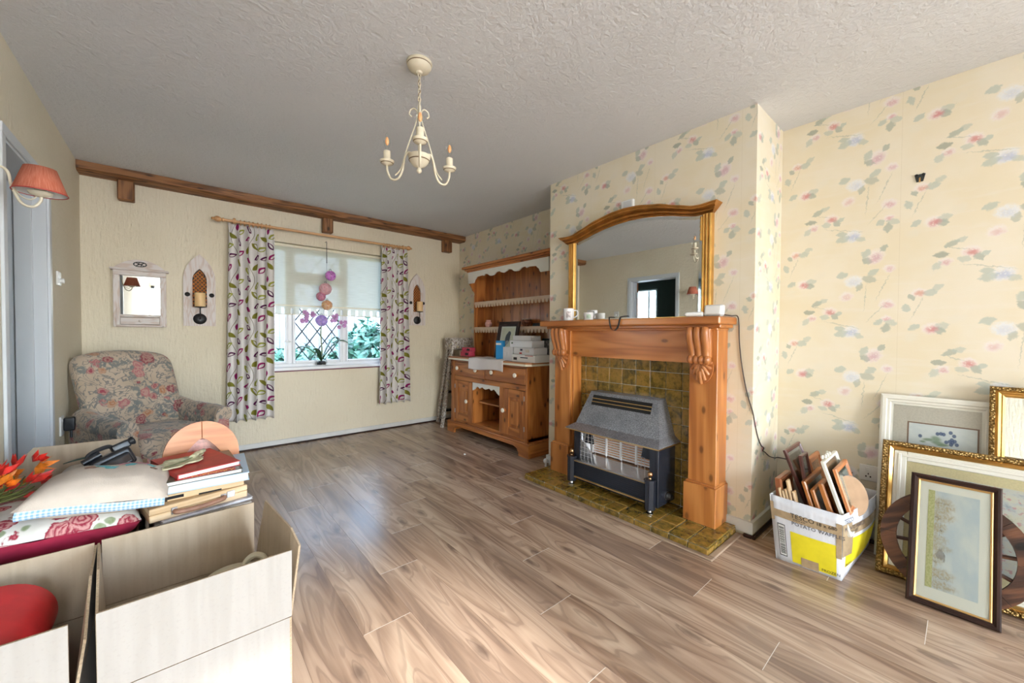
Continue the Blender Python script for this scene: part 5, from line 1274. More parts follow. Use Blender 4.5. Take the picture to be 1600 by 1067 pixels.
# ------------------------------------------------------------------ wall lamp between the doorways
wl = thing('wall_lamp', 'cream scrolled wall lamp with coral pleated shade beside the doorway', 'lamp', (-.5615, 2.42, 1.70))
B = lambda nm, m, mat='lamp_cream', par=None: mk(nm, m, mat, par or wl, smooth=60)
B('wall_plate', wm(wl).lathe([(.0, .0), (.045, 0), (.045, .006), (.03, .014), (.012, .02), (0, .021)], 20, (-.562, 2.42, 1.72), 'x'))
sx, sy = -.405, 2.385
B('arm', wm(wl).tube(catmull([(-.545, 2.415, 1.72), (-.515, 2.41, 1.755), (-.49, 2.405, 1.74), (-.478, 2.40, 1.68), (-.455, 2.395, 1.625), (-.425, 2.388, 1.615), (sx, sy, 1.64), (sx, sy, 1.665)], 6), .005, 8))
B('scroll', wm(wl).tube(catmull([(-.48, 2.40, 1.70), (-.46, 2.395, 1.655), (-.435, 2.392, 1.642), (-.418, 2.39, 1.655), (-.425, 2.391, 1.672), (-.436, 2.392, 1.668)], 6), .0025, 6))
B('drip_cup', wm(wl).lathe([(.006, 1.655), (.03, 1.664), (.034, 1.674), (.030, 1.676), (0, 1.674)], 22, (sx, sy, 0)))
B('candle_tube', wm(wl).lathe([(.016, 1.674), (.016, 1.73), (0, 1.731)], 16, (sx, sy, 0)))
sh = B('lamp_shade', wm(wl).lathe([(.0735, 1.672), (.044, 1.768)], 40, (sx, sy, 0), cap=False), 'shade'); solid(sh, .0015, -1)
B('shade_lining', wm(wl).lathe([(.0712, 1.6725), (.042, 1.767)], 40, (sx, sy, 0), cap=False), 'paper_white', sh)
B('shade_trim', wm(wl).tube([(sx + .0735 * cos(2 * pi * k / 36), sy + .0735 * sin(2 * pi * k / 36), 1.672) for k in range(36)], .002, 6, closed=True), 'red_book', sh)
B('shade_ring', wm(wl).tube([(sx - .043, sy, 1.76), (sx, sy, 1.735), (sx + .043, sy, 1.76)], .0015, 5), 'steel', sh)

# ------------------------------------------------------------------ switches and sockets
def plate(name, label, cat, loc, rot, w, h): 
    t = thing(name, label, cat, loc, rot); mk('face_plate', MB().rbox((0, -.005, 0), (w, .010, h), .004, 2), 'socket_white', t); return t
t = plate('dimmer_switch', 'white dimmer switch on the cream wall by the door frame', 'switch', (XL, 3.675, 1.455), (0, 0, R(90)), .086, .086)
mk('dimmer_knob', MB().lathe([(.016, -.010), (.015, -.026), (.012, -.028), (0, -.028)], 16, (.01, 0, -.012), 'y'), 'socket_white', t)
for s in (-1, 1): mk('screw', MB().lathe([(.004, -.0095), (.003, -.0108), (0, -.011)], 8, (s * .032, 0, .0), 'y'), 'steel', t)
t = plate('wall_socket', 'white wall socket low on the wall behind the armchair', 'socket', (XL, 3.69, .535), (0, 0, R(90)), .086, .12)
mk('rocker', bx(-.02, -.005, -.013, -.009, .025, .045, b=.002), 'socket_white', t)
t = thing('plug_adapter', 'black plug adapter in the low socket behind the armchair', 'plug', (XL + .0115, 3.715, .50), (0, 0, R(90)))
mk('body', MB().rbox((0, -.026, .04), (.055, .052, .085), .010, 3), 'black_plastic', t); mk('cable_grip', MB().tube([(0, -.03, 0), (0, -.03, -.05)], .006, 8), 'black_plastic', t)
t = plate('double_socket', 'white double socket on the floral wall behind the carton', 'socket', (XR, .30, .375), (0, 0, R(-90)), .146, .086)
for s in (-1, 1):
    mk('rocker', bx(s * .036 - .012, s * .036 + .004, -.013, -.009, .012, .032, b=.002), 'socket_white', t)
    mk('pin_holes', bx(s * .036 - .012, s * .036 - .006, -.0106, -.0095, -.022, -.014).box(s * .036 + .006, s * .036 + .012, -.0106, -.0095, -.022, -.014).box(s * .036 - .002, s * .036 + .002, -.0106, -.0095, -.008, .001), 'ink_black', t)
t = thing('picture_hook', 'small dark metal bracket left on the floral wallpaper', 'hook', (XR, .168, 1.935), (0, 0, R(-90)))
mk('plate', MB().prism([(-.012, -.02), (.012, -.02), (.02, .018), (-.02, .018)], 1, -.003, -.0005), 'lead', t)
for s in (-1, 1): mk('screw', MB().lathe([(.007, -.003), (.006, -.008), (0, -.009)], 10, (s * .012, 0, .014), 'y'), 'iron', t)
mk('hook', MB().tube(catmull([(0, -.003, .0), (0, -.012, -.005), (0, -.014, -.018), (0, -.006, -.022)], 4), .003, 6), 'brass', t)

# ------------------------------------------------------------------ things on the mantel shelf
MZ = 1.2305
def mug(label, x, y, r, h, mat, deco, ha):
    t = thing('mug', label, 'mug', (x, y, MZ))
    mk('cup', MB().lathe([(0, 0), (r * .86, 0), (r * .9, .004), (r * .96, h * .5), (r, h), (r * .95, h), (r * .9, h * .5), (r * .84, .006), (0, .006)], 24), mat, t)
    mk('handle', MB().tube(catmull([(cos(ha) * r * .95, sin(ha) * r * .95, h * .85), (cos(ha) * (r + .024), sin(ha) * (r + .024), h * .8), (cos(ha) * (r + .024), sin(ha) * (r + .024), h * .45), (cos(ha) * r * .92, sin(ha) * r * .92, h * .25)], 5), .005, 7), mat, t)
    a0 = atan2(-y, -x)
    mk('printed_band', MB().grid(lambda u, v: ((r * (.955 + .035 * v) + .0008) * cos(a0 - .45 + .9 * u), (r * (.955 + .035 * v) + .0008) * sin(a0 - .45 + .9 * u), h * (.25 + .5 * v)), 8, 2), deco, t)
plain('mug_print', (.55, .50, .52), .4, var=.4, vscale=70); plain('mug_green', (.45, .58, .48), .4, var=.3, vscale=60)
mug('white printed mug on the mantel end by the dresser', 2.262, 1.975, .042, .092, 'ceramic_white', 'mug_print', -.9)
mug('white and pale green cup on the mantel behind the printed mug', 2.335, 1.842, .038, .060, 'ceramic_white', 'mug_green', 1.2)
t = mk('letter', bx(2.20, 2.33, 1.30, 1.60, MZ, MZ + .004), 'paper_white', None, label='folded white letter lying on the mantel shelf', cat='paper')
st = mk('lanyard_strap', MB().grid(lambda u, v: (lambda c: (c[0], c[1] + .010 * (v - .5), c[2] + .004 * (v - .5)))(catmull([(2.24, 1.44, MZ + .018), (2.20, 1.455, MZ + .014), (2.178, 1.462, MZ + .004), (2.174, 1.475, MZ - .05), (2.173, 1.50, MZ - .075), (2.173, 1.53, MZ - .06), (2.176, 1.545, MZ + .004), (2.195, 1.55, MZ + .012), (2.23, 1.54, MZ + .012)], 6)[int(round(u * 48))]), 48, 2), 'ink_black', None, smooth=80, label='black strap loop dangling over the mantel edge', cat='strap'); solid(st, .004)
t = thing('computer_mouse', 'white rounded gadget on the mantel beside the grey monitor', 'gadget', (2.245, 1.015, MZ), (0, 0, .3))
mk('shell', MB().rbox((0, 0, .014), (.055, .10, .028), .014, 4, fn=lambda p: (p.x, p.y, p.z * (1 - 3 * p.y))), 'white_plastic', t); mk('tail', MB().tube(catmull([(0, -.05, .008), (.005, -.075, .006), (.01, -.09, .005)], 4), .004, 6), 'white_plastic', t)
t = thing('heating_monitor', 'grey and white desk monitor at the mantel corner trailing a cable', 'monitor', (2.27, .915, MZ), (0, 0, .05))
mk('case', MB().rbox((0, 0, .035), (.05, .098, .062), .012, 4, fn=lambda p: (p.x + (p.z) * .25, p.y, p.z)), 'grey_plastic', t); mk('screen', MB().rbox((-.022, 0, .036), (.014, .082, .048), .005, 3, fn=lambda p: (p.x + p.z * .25, p.y, p.z)), 'paper_white', t)
mk('foot', bx(-.02, .02, -.035, -.025, 0, .006).box(-.02, .02, .025, .035, 0, .006), 'grey_plastic', t)
m = MB(); m.tube(catmull([(2.30, .885, MZ + .012), (2.36, .86, MZ + .006), (2.405, .846, MZ + .006), (2.42, .842, MZ - .03), (2.42, .838, 1.10), (2.42, .826, .98), (2.42, .806, .86), (2.421, .785, .77), (2.423, .764, .70), (2.45, .761, .63), (2.50, .761, .55), (2.56, .761, .49), (2.60, .76, .47), (2.585, .759, .455), (2.62, .759, .44), (2.70, .758, .40), (2.80, .757, .37), (2.865, .74, .36), (2.868, .55, .352), (2.868, .40, .36)], 5), .0032, 6)
mk('monitor_cable', m, 'cord_dark', None, label='thin dark cable trailing from the mantel monitor down the chimney breast', cat='cable')
t = thing('door_stop_ball', 'small white ball on the floor between dresser and fire surround', 'ball', (2.375, 2.315, 0))
mk('ball', MB().lathe([(.022 * sin(pi * k / 10), .047 - .022 * cos(pi * k / 10)) for k in range(11)], 14), 'white_plastic', t); mk('stem', MB().lathe([(.009, 0), (.009, .03)], 10), 'white_plastic', t)
mk('paper_scrap', MB().rbox((2.02, 3.02, .006), (.014, .018, .012), .004, 2), 'paper_white', None, label='tiny white scrap on the floor before the dresser', cat='scrap')
# ------------------------------------------------------------------ armchair in the corner
ac = thing('armchair', 'floral tapestry armchair with curved back in the corner by the door', 'armchair', (-.135, 3.74, 0), (0, 0, R(30))); ac.scale = (.94, .94, .965)
def U(nm, m, par=None): return mk(nm, m, 'tapestry', par or ac, smooth=70)
# local frame: faces -Y, x to the sitter's left hand side of the picture -> right
U('seat_base', MB().rbox((0, -.02, .24), (.56, .58, .20), .03, 5))
U('seat_cushion', MB().rbox((0, -.07, .40), (.50, .56, .15), .055, 8, fn=lambda p: (p.x, p.y, p.z + .02 * (1 - (p.x / .25) ** 2) * (1 - (p.y / .28) ** 2) * (p.z > 0))))
def back(p):
    x, y, z = p; t = max(0.0, (z + .30) / .60)
    w = 1 + .10 * sin(min(1, t) * pi * .62) ; x *= w
    z += .055 * (1 - (x / .33) ** 2) * max(0, t - .5) * 2 if t > .5 else 0
    y += .20 * (t ** 1.3) - .05 * (1 - (x / .33) ** 2) * (1 if p[1] < 0 else .4) * sin(pi * min(1, max(0, t)))
    y -= .05 * (abs(x) / .3) ** 2
    return (x, y, z)
U('backrest', MB().rbox((0, .22, .66), (.55, .15, .62), .065, 9, fn=back))
for s in (-1, 1):
    def arm(p, s=s):
        x, y, z = p; f = (y + .30) / .60
        return (x + s * (.03 * (1 - f)) * (z + .2), y, z + .03 * f - .02 * (1 - f) ** 2 * (z > 0))
    a = U('arm', MB().rbox((s * .30, -.01, .44), (.12, .58, .24), .055, 6, fn=arm))
    U('arm_front', MB().rbox((s * .30, -.285, .33), (.115, .05, .36), .022, 4), a)
    U('arm_roll', MB().tube(catmull([(s * .305, -.315, .528), (s * .312, -.15, .54), (s * .308, .05, .55), (s * .285, .22, .585)], 5), [.062, .063, .064, .065, .066] * 3 + [.066], 14), a)
U('front_border', MB().rbox((0, -.30, .25), (.50, .03, .18), .012, 4))
for x, y in ((-.24, -.26), (.24, -.26), (-.24, .26), (.24, .26)): mk('leg', MB().lathe([(.016, 0), (.022, .05), (.028, .10), (.028, .145)], 12, (x, y, 0)), 'walnut_dark', ac)
# ------------------------------------------------------------------ pictures leaning in the alcove
GOLD = lambda w, d: [(0, 0), (0, -d * .6), (w * .05, -d * .9), (w * .3, -d), (w * .48, -d * .85)]
t = thing('white_picture', 'white framed berry watercolour leaning against the floral wall', 'picture', *lean(2.735, .092, 2.862, .83))
framed(t, .395, .83, [(0, 0), (0, -.02), (.008, -.024), (.022, -.024), (.026, -.017), (.036, -.017), (.040, -.011), (.050, -.010)], 'frame_white', 'mount_mushroom', 'print_berries', (.108, .062, .545, .135), mount_lines=((.006, 'mount_brown'),))
t = thing('gilt_mirror', 'gilt framed wall mirror leaning behind the large gold picture', 'mirror', *lean(2.700, -.325, 2.835, .91))
framed(t, .50, .91, [(0, 0), (0, -.018), (.006, -.024), (.016, -.024), (.018, -.016)], 'gold_orn', None, 'mirror_glass', glass=False, liner=([(.018, -.016), (.026, -.020), (.034, -.014), (.038, -.016), (.046, -.010), (.046, -.006)], 'gilt'))
t = thing('gold_picture', 'large gold framed picture with pale inner frame leaning behind the wheel', 'picture', *lean(2.557, -.115, 2.735, .625))
framed(t, .76, .625, [(0, 0), (0, -.022), (.005, -.028), (.020, -.028), (.024, -.02)], 'gold_orn', 'mount_yellow', 'print_garden', (.17, .10, .14, .13), liner=([(.024, -.02), (.028, -.024), (.040, -.016), (.042, -.010)], 'gilt'))
mk('slip_frame', (lambda m: [m.box(-.38 + .042, -.38 + .088, -.013, -.006, .042, .583, b=.004), m.box(.38 - .088, .38 - .042, -.013, -.006, .042, .583, b=.004), m.box(-.2925, .2925, -.0128, -.0062, .042, .088, b=.004), m.box(-.2925, .2925, -.0128, -.0062, .537, .583, b=.004), m.box(-.38 + .056, -.38 + .070, -.017, -.012, .056, .569, b=.003), m.box(.31, .324, -.017, -.012, .056, .569, b=.003), m.box(-.3105, .3105, -.0168, -.0122, .056, .070, b=.003), m.box(-.3105, .3105, -.0168, -.0122, .555, .569, b=.003)] and m)(MB()), 'frame_white', t)
# wagon wheel
wh = thing('wagon_wheel', 'dark wooden spoked cart wheel leaning against the gold picture', 'wheel', (2.478, .022, 0), (R(-15), 0, R(-90)))
RW, rw = .225, .172
for i in range(8):
    a0, a1 = 2 * pi * i / 8 + .004, 2 * pi * (i + 1) / 8 - .004; n = 6
    out = [(RW * cos(a0 + (a1 - a0) * k / n), RW + RW * sin(a0 + (a1 - a0) * k / n)) for k in range(n + 1)]; inn = [(rw * cos(a0 + (a1 - a0) * k / n), RW + rw * sin(a0 + (a1 - a0) * k / n)) for k in range(n + 1)]
    m = MB(); vs = [(x, y, z) for y in (-.030, 0) for (x, z) in out] + [(x, y, z) for y in (-.030, 0) for (x, z) in inn]; q = n + 1
    fs = []
    for k in range(n): fs += [(k, k + 1, 2 * q + k + 1, 2 * q + k), (q + k, 3 * q + k, 3 * q + k + 1, q + k + 1), (k, q + k, q + k + 1, k + 1), (2 * q + k, 2 * q + k + 1, 3 * q + k + 1, 3 * q + k)]
    fs += [(0, 2 * q, 3 * q, q), (n, q + n, 3 * q + n, 2 * q + n)]
    m.add(vs, fs, [[(vs[i][0] * .7 + vs[i][2] * .5 + .4 * vs[i][1], vs[i][2] * .7 - vs[i][0] * .5 + .8 * vs[i][1]) for i in f] for f in fs]); mk('felloe', m, 'wheel_wood', wh)
for i in range(12):
    a = 2 * pi * i / 12 + .13; mk('spoke', MB().tube([(.035 * cos(a), -.015, RW + .035 * sin(a)), (.10 * cos(a), -.015, RW + .10 * sin(a)), (.175 * cos(a), -.015, RW + .175 * sin(a))], [.009, .0075, .008], 8), 'wheel_wood', wh)
mk('hub', MB().lathe([(0, .005), (.036, .004), (.042, -.01), (.042, -.03), (.03, -.045), (.022, -.06), (0, -.062)], 20, (0, 0, RW), 'y'), 'wheel_wood', wh)
t = thing('landscape_picture', 'dark framed landscape watercolour propped sideways in front of the wheel', 'picture', *lean(2.374, .021, 2.548, .545))
framed(t, .258, .535, [(0, 0), (0, -.014), (.004, -.020), (.012, -.021), (.016, -.016), (.022, -.014)], 'walnut_dark', 'mount_cream', 'print_landscape', (.055, .058, .075, .062), liner=([(.022, -.014), (.025, -.016), (.030, -.011)], 'gold_liner'))

# ------------------------------------------------------------------ the frozen food carton and the frames in it
bxr = thing('food_carton', 'white and yellow frozen food carton holding old picture frames', 'carton', (2.56, .47, 0))
B0 = [(2.292, .607), (2.306, .352), (2.83, .322), (2.815, .585)]; T0 = [(2.29, .640), (2.296, .352), (2.865, .285), (2.85, .61)]
ZT = (.318, .306, .290, .30)
def panel_grid(i, j, d, n=10, nz=6, bulge=.012):
    a0, a1, b0, b1 = Vector(B0[i]), Vector(B0[j]), Vector(T0[i]), Vector(T0[j]); nn = Vector((a1.y - a0.y, -(a1.x - a0.x))); nn.normalize()
    cen = Vector((2.57, .46)); 
    if nn.dot((a0 + a1) / 2 - cen) < 0: nn = -nn
    def f(u, v):
        p = (a0 * (1 - u) + a1 * u) * (1 - v) + (b0 * (1 - u) + b1 * u) * v + nn * (bulge * sin(pi * u) * sin(pi * min(1, v * .9)) + d); z = (ZT[i] * (1 - u) + ZT[j] * u) * v
        return (p.x, p.y, z + .0005)
    return f
sides = [(0, 1, 'front_panel', .012), (1, 2, 'end_panel', .03), (2, 3, 'back_panel', .0), (3, 0, 'end_panel', .005)]
for i, j, nm, bu in sides:
    f = panel_grid(i, j, 0, bulge=bu); o = mk(nm, wm(bxr).grid(f, 12, 8, uvf=lambda u, v: (u * .3, v * .3)), 'card_white', bxr, smooth=80); solid(o, .004, -1)
mk('bottom_panel', wm(bxr).prism(B0, 2, .0005, .004), 'card_white', bxr)
def patch(i, j, u0, u1, v0, v1, mat, nm, d=.0012, bu=.012, par=None):
    f = panel_grid(i, j, d, bulge=bu); return mk(nm, wm(bxr).grid(lambda u, v: f(u0 + (u1 - u0) * u, v0 + (v1 - v0) * v), 10, 5), mat, par or bxr, smooth=80)
patch(0, 1, .28, .93, .04, .52, 'card_yellow', 'yellow_print'); patch(1, 2, .06, .98, .18, .60, 'card_yellow', 'yellow_print', bu=.03); patch(3, 0, .3, .97, .1, .7, 'card_yellow', 'yellow_print', bu=.005)
patch(0, 1, .0, 1.0, .685, .80, 'tape', 'parcel_tape', .002); patch(1, 2, 0, 1.0, .66, .80, 'tape', 'parcel_tape', .002, .03); patch(0, 1, .925, 1.0, .33, .86, 'tape', 'parcel_tape', .0024); patch(1, 2, 0, .16, .36, .85, 'tape', 'parcel_tape', .0024, .03); patch(0, 1, .42, .68, .02, .16, 'tape', 'parcel_tape', .0024); patch(0, 1, 0, .05, .62, .9, 'tape', 'parcel_tape', .0024)
# bar code
lab = patch(0, 1, .09, .20, .10, .585, 'paper_white', 'bar_code_label', .0018)
f = panel_grid(0, 1, .0026, bulge=.012); m = wm(bxr); v = .13; rr = random.Random(11)
while v < .545:
    h = rr.choice((.004, .006, .010, .013)); m.grid(lambda a, b, v=v, h=h: f(.105 + .08 * a, v + h * b), 2, 1); v += h + rr.choice((.004, .006, .008))
for (u0, u1, v0, v1) in ((.085, .205, .09, .103), (.085, .205, .575, .588), (.085, .095, .09, .588), (.195, .205, .09, .588)): m.grid(lambda a, b, q=(u0, u1, v0, v1): f(q[0] + (q[1] - q[0]) * a, q[2] + (q[3] - q[2]) * b), 2, 2)
mk('bar_code', m, 'ink_black', lab)
def on_panel(body, size, i, j, u, v, bu, mat='ink', sp=1.0, bold=0.0):
    me = text_mesh(body, 1.0, 0.0, sp, bold); f = panel_grid(i, j, .0034, bulge=bu); L = (Vector(f(1, v)) - Vector(f(0, v))).length; H = .31
    for vt in me.vertices: q = f(u + vt.co.x * size / L, v + vt.co.y * size / H); vt.co = Vector(q)
    me.transform(bxr.matrix_basis.inverted()); me.materials.clear(); me.materials.append(MATS[mat]); mk('lettering', me, None, bxr)
on_panel('TESCO', .030, 0, 1, .30, .745, .012, 'ink_black', 1.05, .0); on_panel('=====', .018, 0, 1, .33, .70, .012, 'ink_black'); on_panel('POTATO WAFFLES', .024, 0, 1, .31, .635, .012, 'ink'); on_panel('18 x 680', .022, 0, 1, .66, .745, .012, 'ink_black'); on_panel('FROZEN', .018, 0, 1, .72, .06, .012, 'ink_black')
on_panel('TESCO', .030, 1, 2, .02, .86, .03, 'ink', 1.0, .0); on_panel('POTATO WAFFLES', .024, 1, 2, .03, .745, .03, 'ink'); on_panel('18 x 680', .020, 1, 2, .12, .69, .03, 'ink_black'); on_panel('FROZEN', .018, 1, 2, .06, .19, .03, 'ink_black')
# frames filed in the carton, leaning towards the chimney breast
def loose(label, x0, yt, ztop, z0, w, tilt, fw, mat, pic, mount=None, depth=.016):
    th = R(tilt); h = (ztop - z0) / cos(th)
    t = thing('framed_picture', label, 'picture frame', (x0 + w / 2, yt - math.tan(th) * (ztop - z0), z0), (-th, 0, 0), 'old picture frames in the carton')
    framed(t, w, h, PRF(fw, depth), mat, mount, pic, fw + .014 if mount else None, glass=True); return t
loose('dark maroon frame with a black and white photo rising highest from the carton', 2.44, .625, .515, .10, .27, 21, .022, 'maroon_wood' if wood('maroon_wood', (.05, .014, .012), (.11, .03, .024), (.17, .05, .04), 2, 20, 12, .35, 0, coat=.3) else '', 'print_bw', 'mount_cream')
loose('slim dark maroon frame in front of the highest frame in the carton', 2.42, .552, .509, .20, .115, 10, .02, 'maroon_wood', 'print_bw')
loose('brown box frame at the carton corner nearest the chimney breast', 2.335, .630, .392, .08, .19, 5, .03, 'mahogany', 'void_shade', depth=.03)
loose('plain pine frame with a leaf picture at the back of the carton', 2.62, .562, .452, .12, .22, 14.7, .035, 'orange_wood', 'orange_wood')
loose('orange pine frame with white mount in the middle of the carton', 2.345, .520, .402, .06, .34, 18, .03, 'pine_light', 'paper_white')
loose('narrow orange pine frame in front of the white mounted one in the carton', 2.342, .484, .372, .08, .25, 17, .024, 'pine_light', 'hardboard')
loose('thick short pine frame next to the white frame in the carton', 2.345, .455, .410, .18, .105, 18, .03, 'pine_light', 'pine_pale', depth=.022)
t = loose('white frame with brown backing and lace edge in the carton', 2.338, .445, .522, .20, .28, 18.5, .018, 'frame_white', 'hardboard')
m = MB(); rr = random.Random(5)
for i in range(16): m.lathe([(0, -.006), (.007, -.003), (.007, .003), (0, .006)], 7, (-.10 + i * .009, -.004 + rr.uniform(-.006, .006), .345 + rr.uniform(-.003, .008)), 'y')
mk('lace_edge', m, 'frame_white', t)
loose('orange wood frame with a green slatted picture in the carton', 2.372, .405, .487, .29, .25, 17, .024, 'orange_wood', 'print_slats', 'green_wall')
for i, (y, zt_, lab) in enumerate(((.605, .352, 'first pine slat from the chimney breast at the carton front'), (.592, .342, 'second pine slat from the chimney breast at the carton front'), (.580, .350, 'third pine slat from the chimney breast at the carton front'), (.566, .395, 'tallest pine slat at the carton front beside the maroon frames'), (.550, .345, 'pine slat at the carton front nearest the orange frames'))):
    t = thing('pine_slat', lab, 'slat', (2.335 + .004 * i, y - .06, .06), (R(-12), 0, 0), 'thin pine slats in the carton')
    mk('slat', bx(-.02, .02, -.0045, .0045, 0, (zt_ - .06) / cos(R(12)), b=.0015, grain=2), 'pine_pale', t)
t = thing('oval_frame', 'oval picture frame turned to its brown board back in the carton', 'picture frame', (2.46, .325, .262), (R(-16), R(-4), R(-48)))
ov = [(.07 * cos(2 * pi * k / 28), .095 + .095 * sin(2 * pi * k / 28)) for k in range(28)]
mk('rim', MB().prism(ov, 1, 0, .012), 'black_plastic', t); mk('backing', MB().prism([(x * .97, .095 + (z - .095) * .97) for x, z in ov], 1, -.004, .001), 'hardboard', t); mk('sticker', bx(-.04, -.015, -.0052, -.0042, .06, .09), 'paper_white', t)
# ------------------------------------------------------------------ cardboard boxes in the foreground
def pnl(m, P, t=.005, inward=None):
    """card panel: P = 4 corners counter-clockwise seen from outside, given thickness inwards"""
    P = [Vector(p) for p in P]; n = (P[1] - P[0]).cross(P[3] - P[0]); n.normalize()
    if inward is not None and n.dot(Vector(inward)) > 0: n = -n
    I = [p - n * t for p in P]; L = (P[1] - P[0]).length; H = (P[3] - P[0]).length; o = random.random() * 3; N = len(P)
    e1 = (P[1] - P[0]).normalized()
    uv = [(o + (p - P[0]).dot(e1), (p - P[0] - e1 * (p - P[0]).dot(e1)).length) for p in P]
    m.add(P + I, [list(range(N))], [uv], 0); b = len(m.v) - 2 * N
    m.f.append([b + N + k for k in range(N - 1, -1, -1)]); m.uv.append([uv[k] for k in range(N - 1, -1, -1)]); m.mi.append(1)
    for k in range(N): j = (k + 1) % N; m.f.append([b + k, b + N + k, b + N + j, b + j]); m.uv.append([(0, 0)] * 4); m.mi.append(2)
    return m
CARD = ['card_out', 'card_in', 'card_edge']
def carton(label, FL, FR, BR, BL, zt, flaps, group='open cardboard boxes in the foreground', loc=None):
    c = ((FL[0] + BR[0]) / 2, (FL[1] + BR[1]) / 2, 0); t = thing('cardboard_box', label, 'box', c, group=group); ctr = Vector((c[0], c[1], zt / 2))
    C = dict(FL=FL, FR=FR, BR=BR, BL=BL); v3 = lambda k, z: (C[k][0], C[k][1], z)
    for nm, a, b in (('front_wall', 'FL', 'FR'), ('end_wall', 'FR', 'BR'), ('back_wall', 'BR', 'BL'), ('end_wall', 'BL', 'FL')):
        m = wm(t); mid = (Vector(v3(a, zt / 2)) + Vector(v3(b, zt / 2))) / 2; mk(nm, pnl(m, [v3(a, .001), v3(b, .001), v3(b, zt), v3(a, zt)], .005, ctr - mid), CARD, t, smooth=0)
    m = wm(t); mk('base_panel', m.prism([FL, FR, BR, BL], 2, .001, .005), 'card_in', t)
    for nm, P in flaps:
        m = wm(t); mid = sum((Vector(p) for p in P), Vector()) / len(P); mk(nm, pnl(m, P, .005, Vector((ctr.x, ctr.y, mid.z)) - mid), CARD, t, smooth=0)
    return t
zt = .33
A = carton('large open cardboard box nearest the camera with a cream dish inside', (-.139, 1.22), (.237, 1.22), (.203, 1.618), (-.170, 1.618), zt,
    [('front_flap', [(-.139, 1.22, zt + .002), (.237, 1.22, zt + .002), (.237, 1.214, .521), (-.139, 1.214, .517)]),
     ('back_flap', [(.198, 1.618, zt + .002), (-.168, 1.618, zt + .002), (-.172, 1.625, .523), (.199, 1.625, .530)]),
     ('side_flap', [(.238, 1.222, zt + .002), (.205, 1.612, zt + .002), (.222, 1.52, .565), (.252, 1.285, .553), (.262, 1.226, .522)]),
     ('side_flap', [(-.170, 1.612, zt + .002), (-.140, 1.222, zt + .002), (-.150, 1.30, .47), (-.160, 1.42, .525), (-.178, 1.60, .525)])])
Bx = carton('open cardboard box at the left edge with a red roll inside', (-.545, 1.22), (-.172, 1.22), (-.182, 1.60), (-.545, 1.60), zt,
    [('front_flap', [(-.545, 1.22, zt + .002), (-.180, 1.22, zt + .002), (-.180, 1.216, .511), (-.545, 1.216, .515)]),
     ('back_flap', [(-.186, 1.60, zt + .002), (-.545, 1.60, zt + .002), (-.545, 1.606, .525), (-.184, 1.606, .527)]),
     ('side_flap', [(-.172, 1.225, zt + .002), (-.184, 1.596, zt + .002), (-.177, 1.59, .525), (-.168, 1.42, .515), (-.160, 1.27, .44)]),
     ('side_flap', [(-.545, 1.596, zt + .002), (-.545, 1.225, zt + .002), (-.548, 1.24, .50), (-.548, 1.58, .50)])])
# red roll in the left box
t = thing('red_roll', 'glossy red card roll lying in the box at the left edge', 'roll', (-.338, 1.41, .408)); t.rotation_euler = Vector((-.04, -1, -.06)).to_track_quat('-Z', 'Y').to_euler()
m = MB(); m.lathe([(.096, -.11), (.094, .11), (.090, .11), (.092, -.11), (.096, -.11)], 40, (0, 0, 0), cap=False); mk('sleeve', m, 'red_paper', t, smooth=32)
mk('lining', MB().lathe([(.0908, -.108), (.0888, .108)], 40, cap=False), 'paper_white', t); mk('end_seam', MB().tube([(.0965, 0, -.11), (.0945, 0, .11)], .0015, 5), 'red_book', t)
for lab, c, r, mt in (('maroon wrapped bundle low in the box at the left edge', (-.225, 1.36, .24), .05, 'crimson'), ('brown wrapped bundle beneath the red roll in the left box', (-.24, 1.30, .14), .06, 'leather'), ('dark wrapped bundle at the back of the left box', (-.36, 1.46, .305), .06, 'walnut_dark')):
    t = thing('wrapped_bundle', lab, 'bundle', (c[0], c[1], .006)); mk('wrapping', MB().rbox((0, 0, c[2] / 2), (r * 1.8, r * 2, c[2]), r * .6, 4, fn=lambda p: (p.x + .006 * sin(p.z * 70), p.y + .006 * sin(p.z * 55 + 1), p.z)), mt, t); mk('string', MB().tube([(r * .95 * cos(2 * pi * k / 16), r * 1.05 * sin(2 * pi * k / 16), c[2] * .6) for k in range(16)], .003, 5, closed=True), 'ivory', t)
# crockery in the near box
t = thing('cream_dish', 'cream lidded dish with looped handle inside the near cardboard box', 'dish', (.125, 1.50, .19), (0, 0, R(-20)))
mk('bowl', MB().lathe([(.04, 0), (.045, .01), (.085, .08), (.098, .13), (.10, .14), (.094, .14), (.08, .08), (0, .02)], 28), 'ivory', t)
mk('lid', MB().lathe([(.099, .141), (.095, .150), (.07, .170), (.03, .182), (0, .184)], 28), 'ivory', t)
mk('handle', MB().tube(catmull([(.03, 0, .178), (.038, 0, .205), (.06, 0, .222), (.085, 0, .212), (.093, 0, .185), (.088, 0, .155)], 6), .009, 8), 'ivory', t)
mk('paper_parcel', MB().rbox((.125, 1.50, .0985), (.16, .2, .181), .01, 3), 'paper_white', None, label='white paper wrapped parcel under the cream dish', cat='parcel')
t = thing('floral_plate', 'floral edged plate tucked inside the near cardboard box', 'plate', (-.055, 1.46, .19), (R(66), 0, R(12)))
mk('plate', MB().lathe([(0, 0), (.05, 0), (.06, .004), (.105, .014), (.106, .018), (.06, .008), (0, .004)], 32), 'ceramic_white', t); mk('floral_band', MB().lathe([(.068, .0105), (.100, .0172)], 32, cap=False), 'rose_print', t)
mk('newspaper_pad', MB().rbox((-.04, 1.47, .055), (.2, .22, .094), .02, 3), 'mount_mushroom', None, label='grey paper pad under the floral plate', cat='paper')

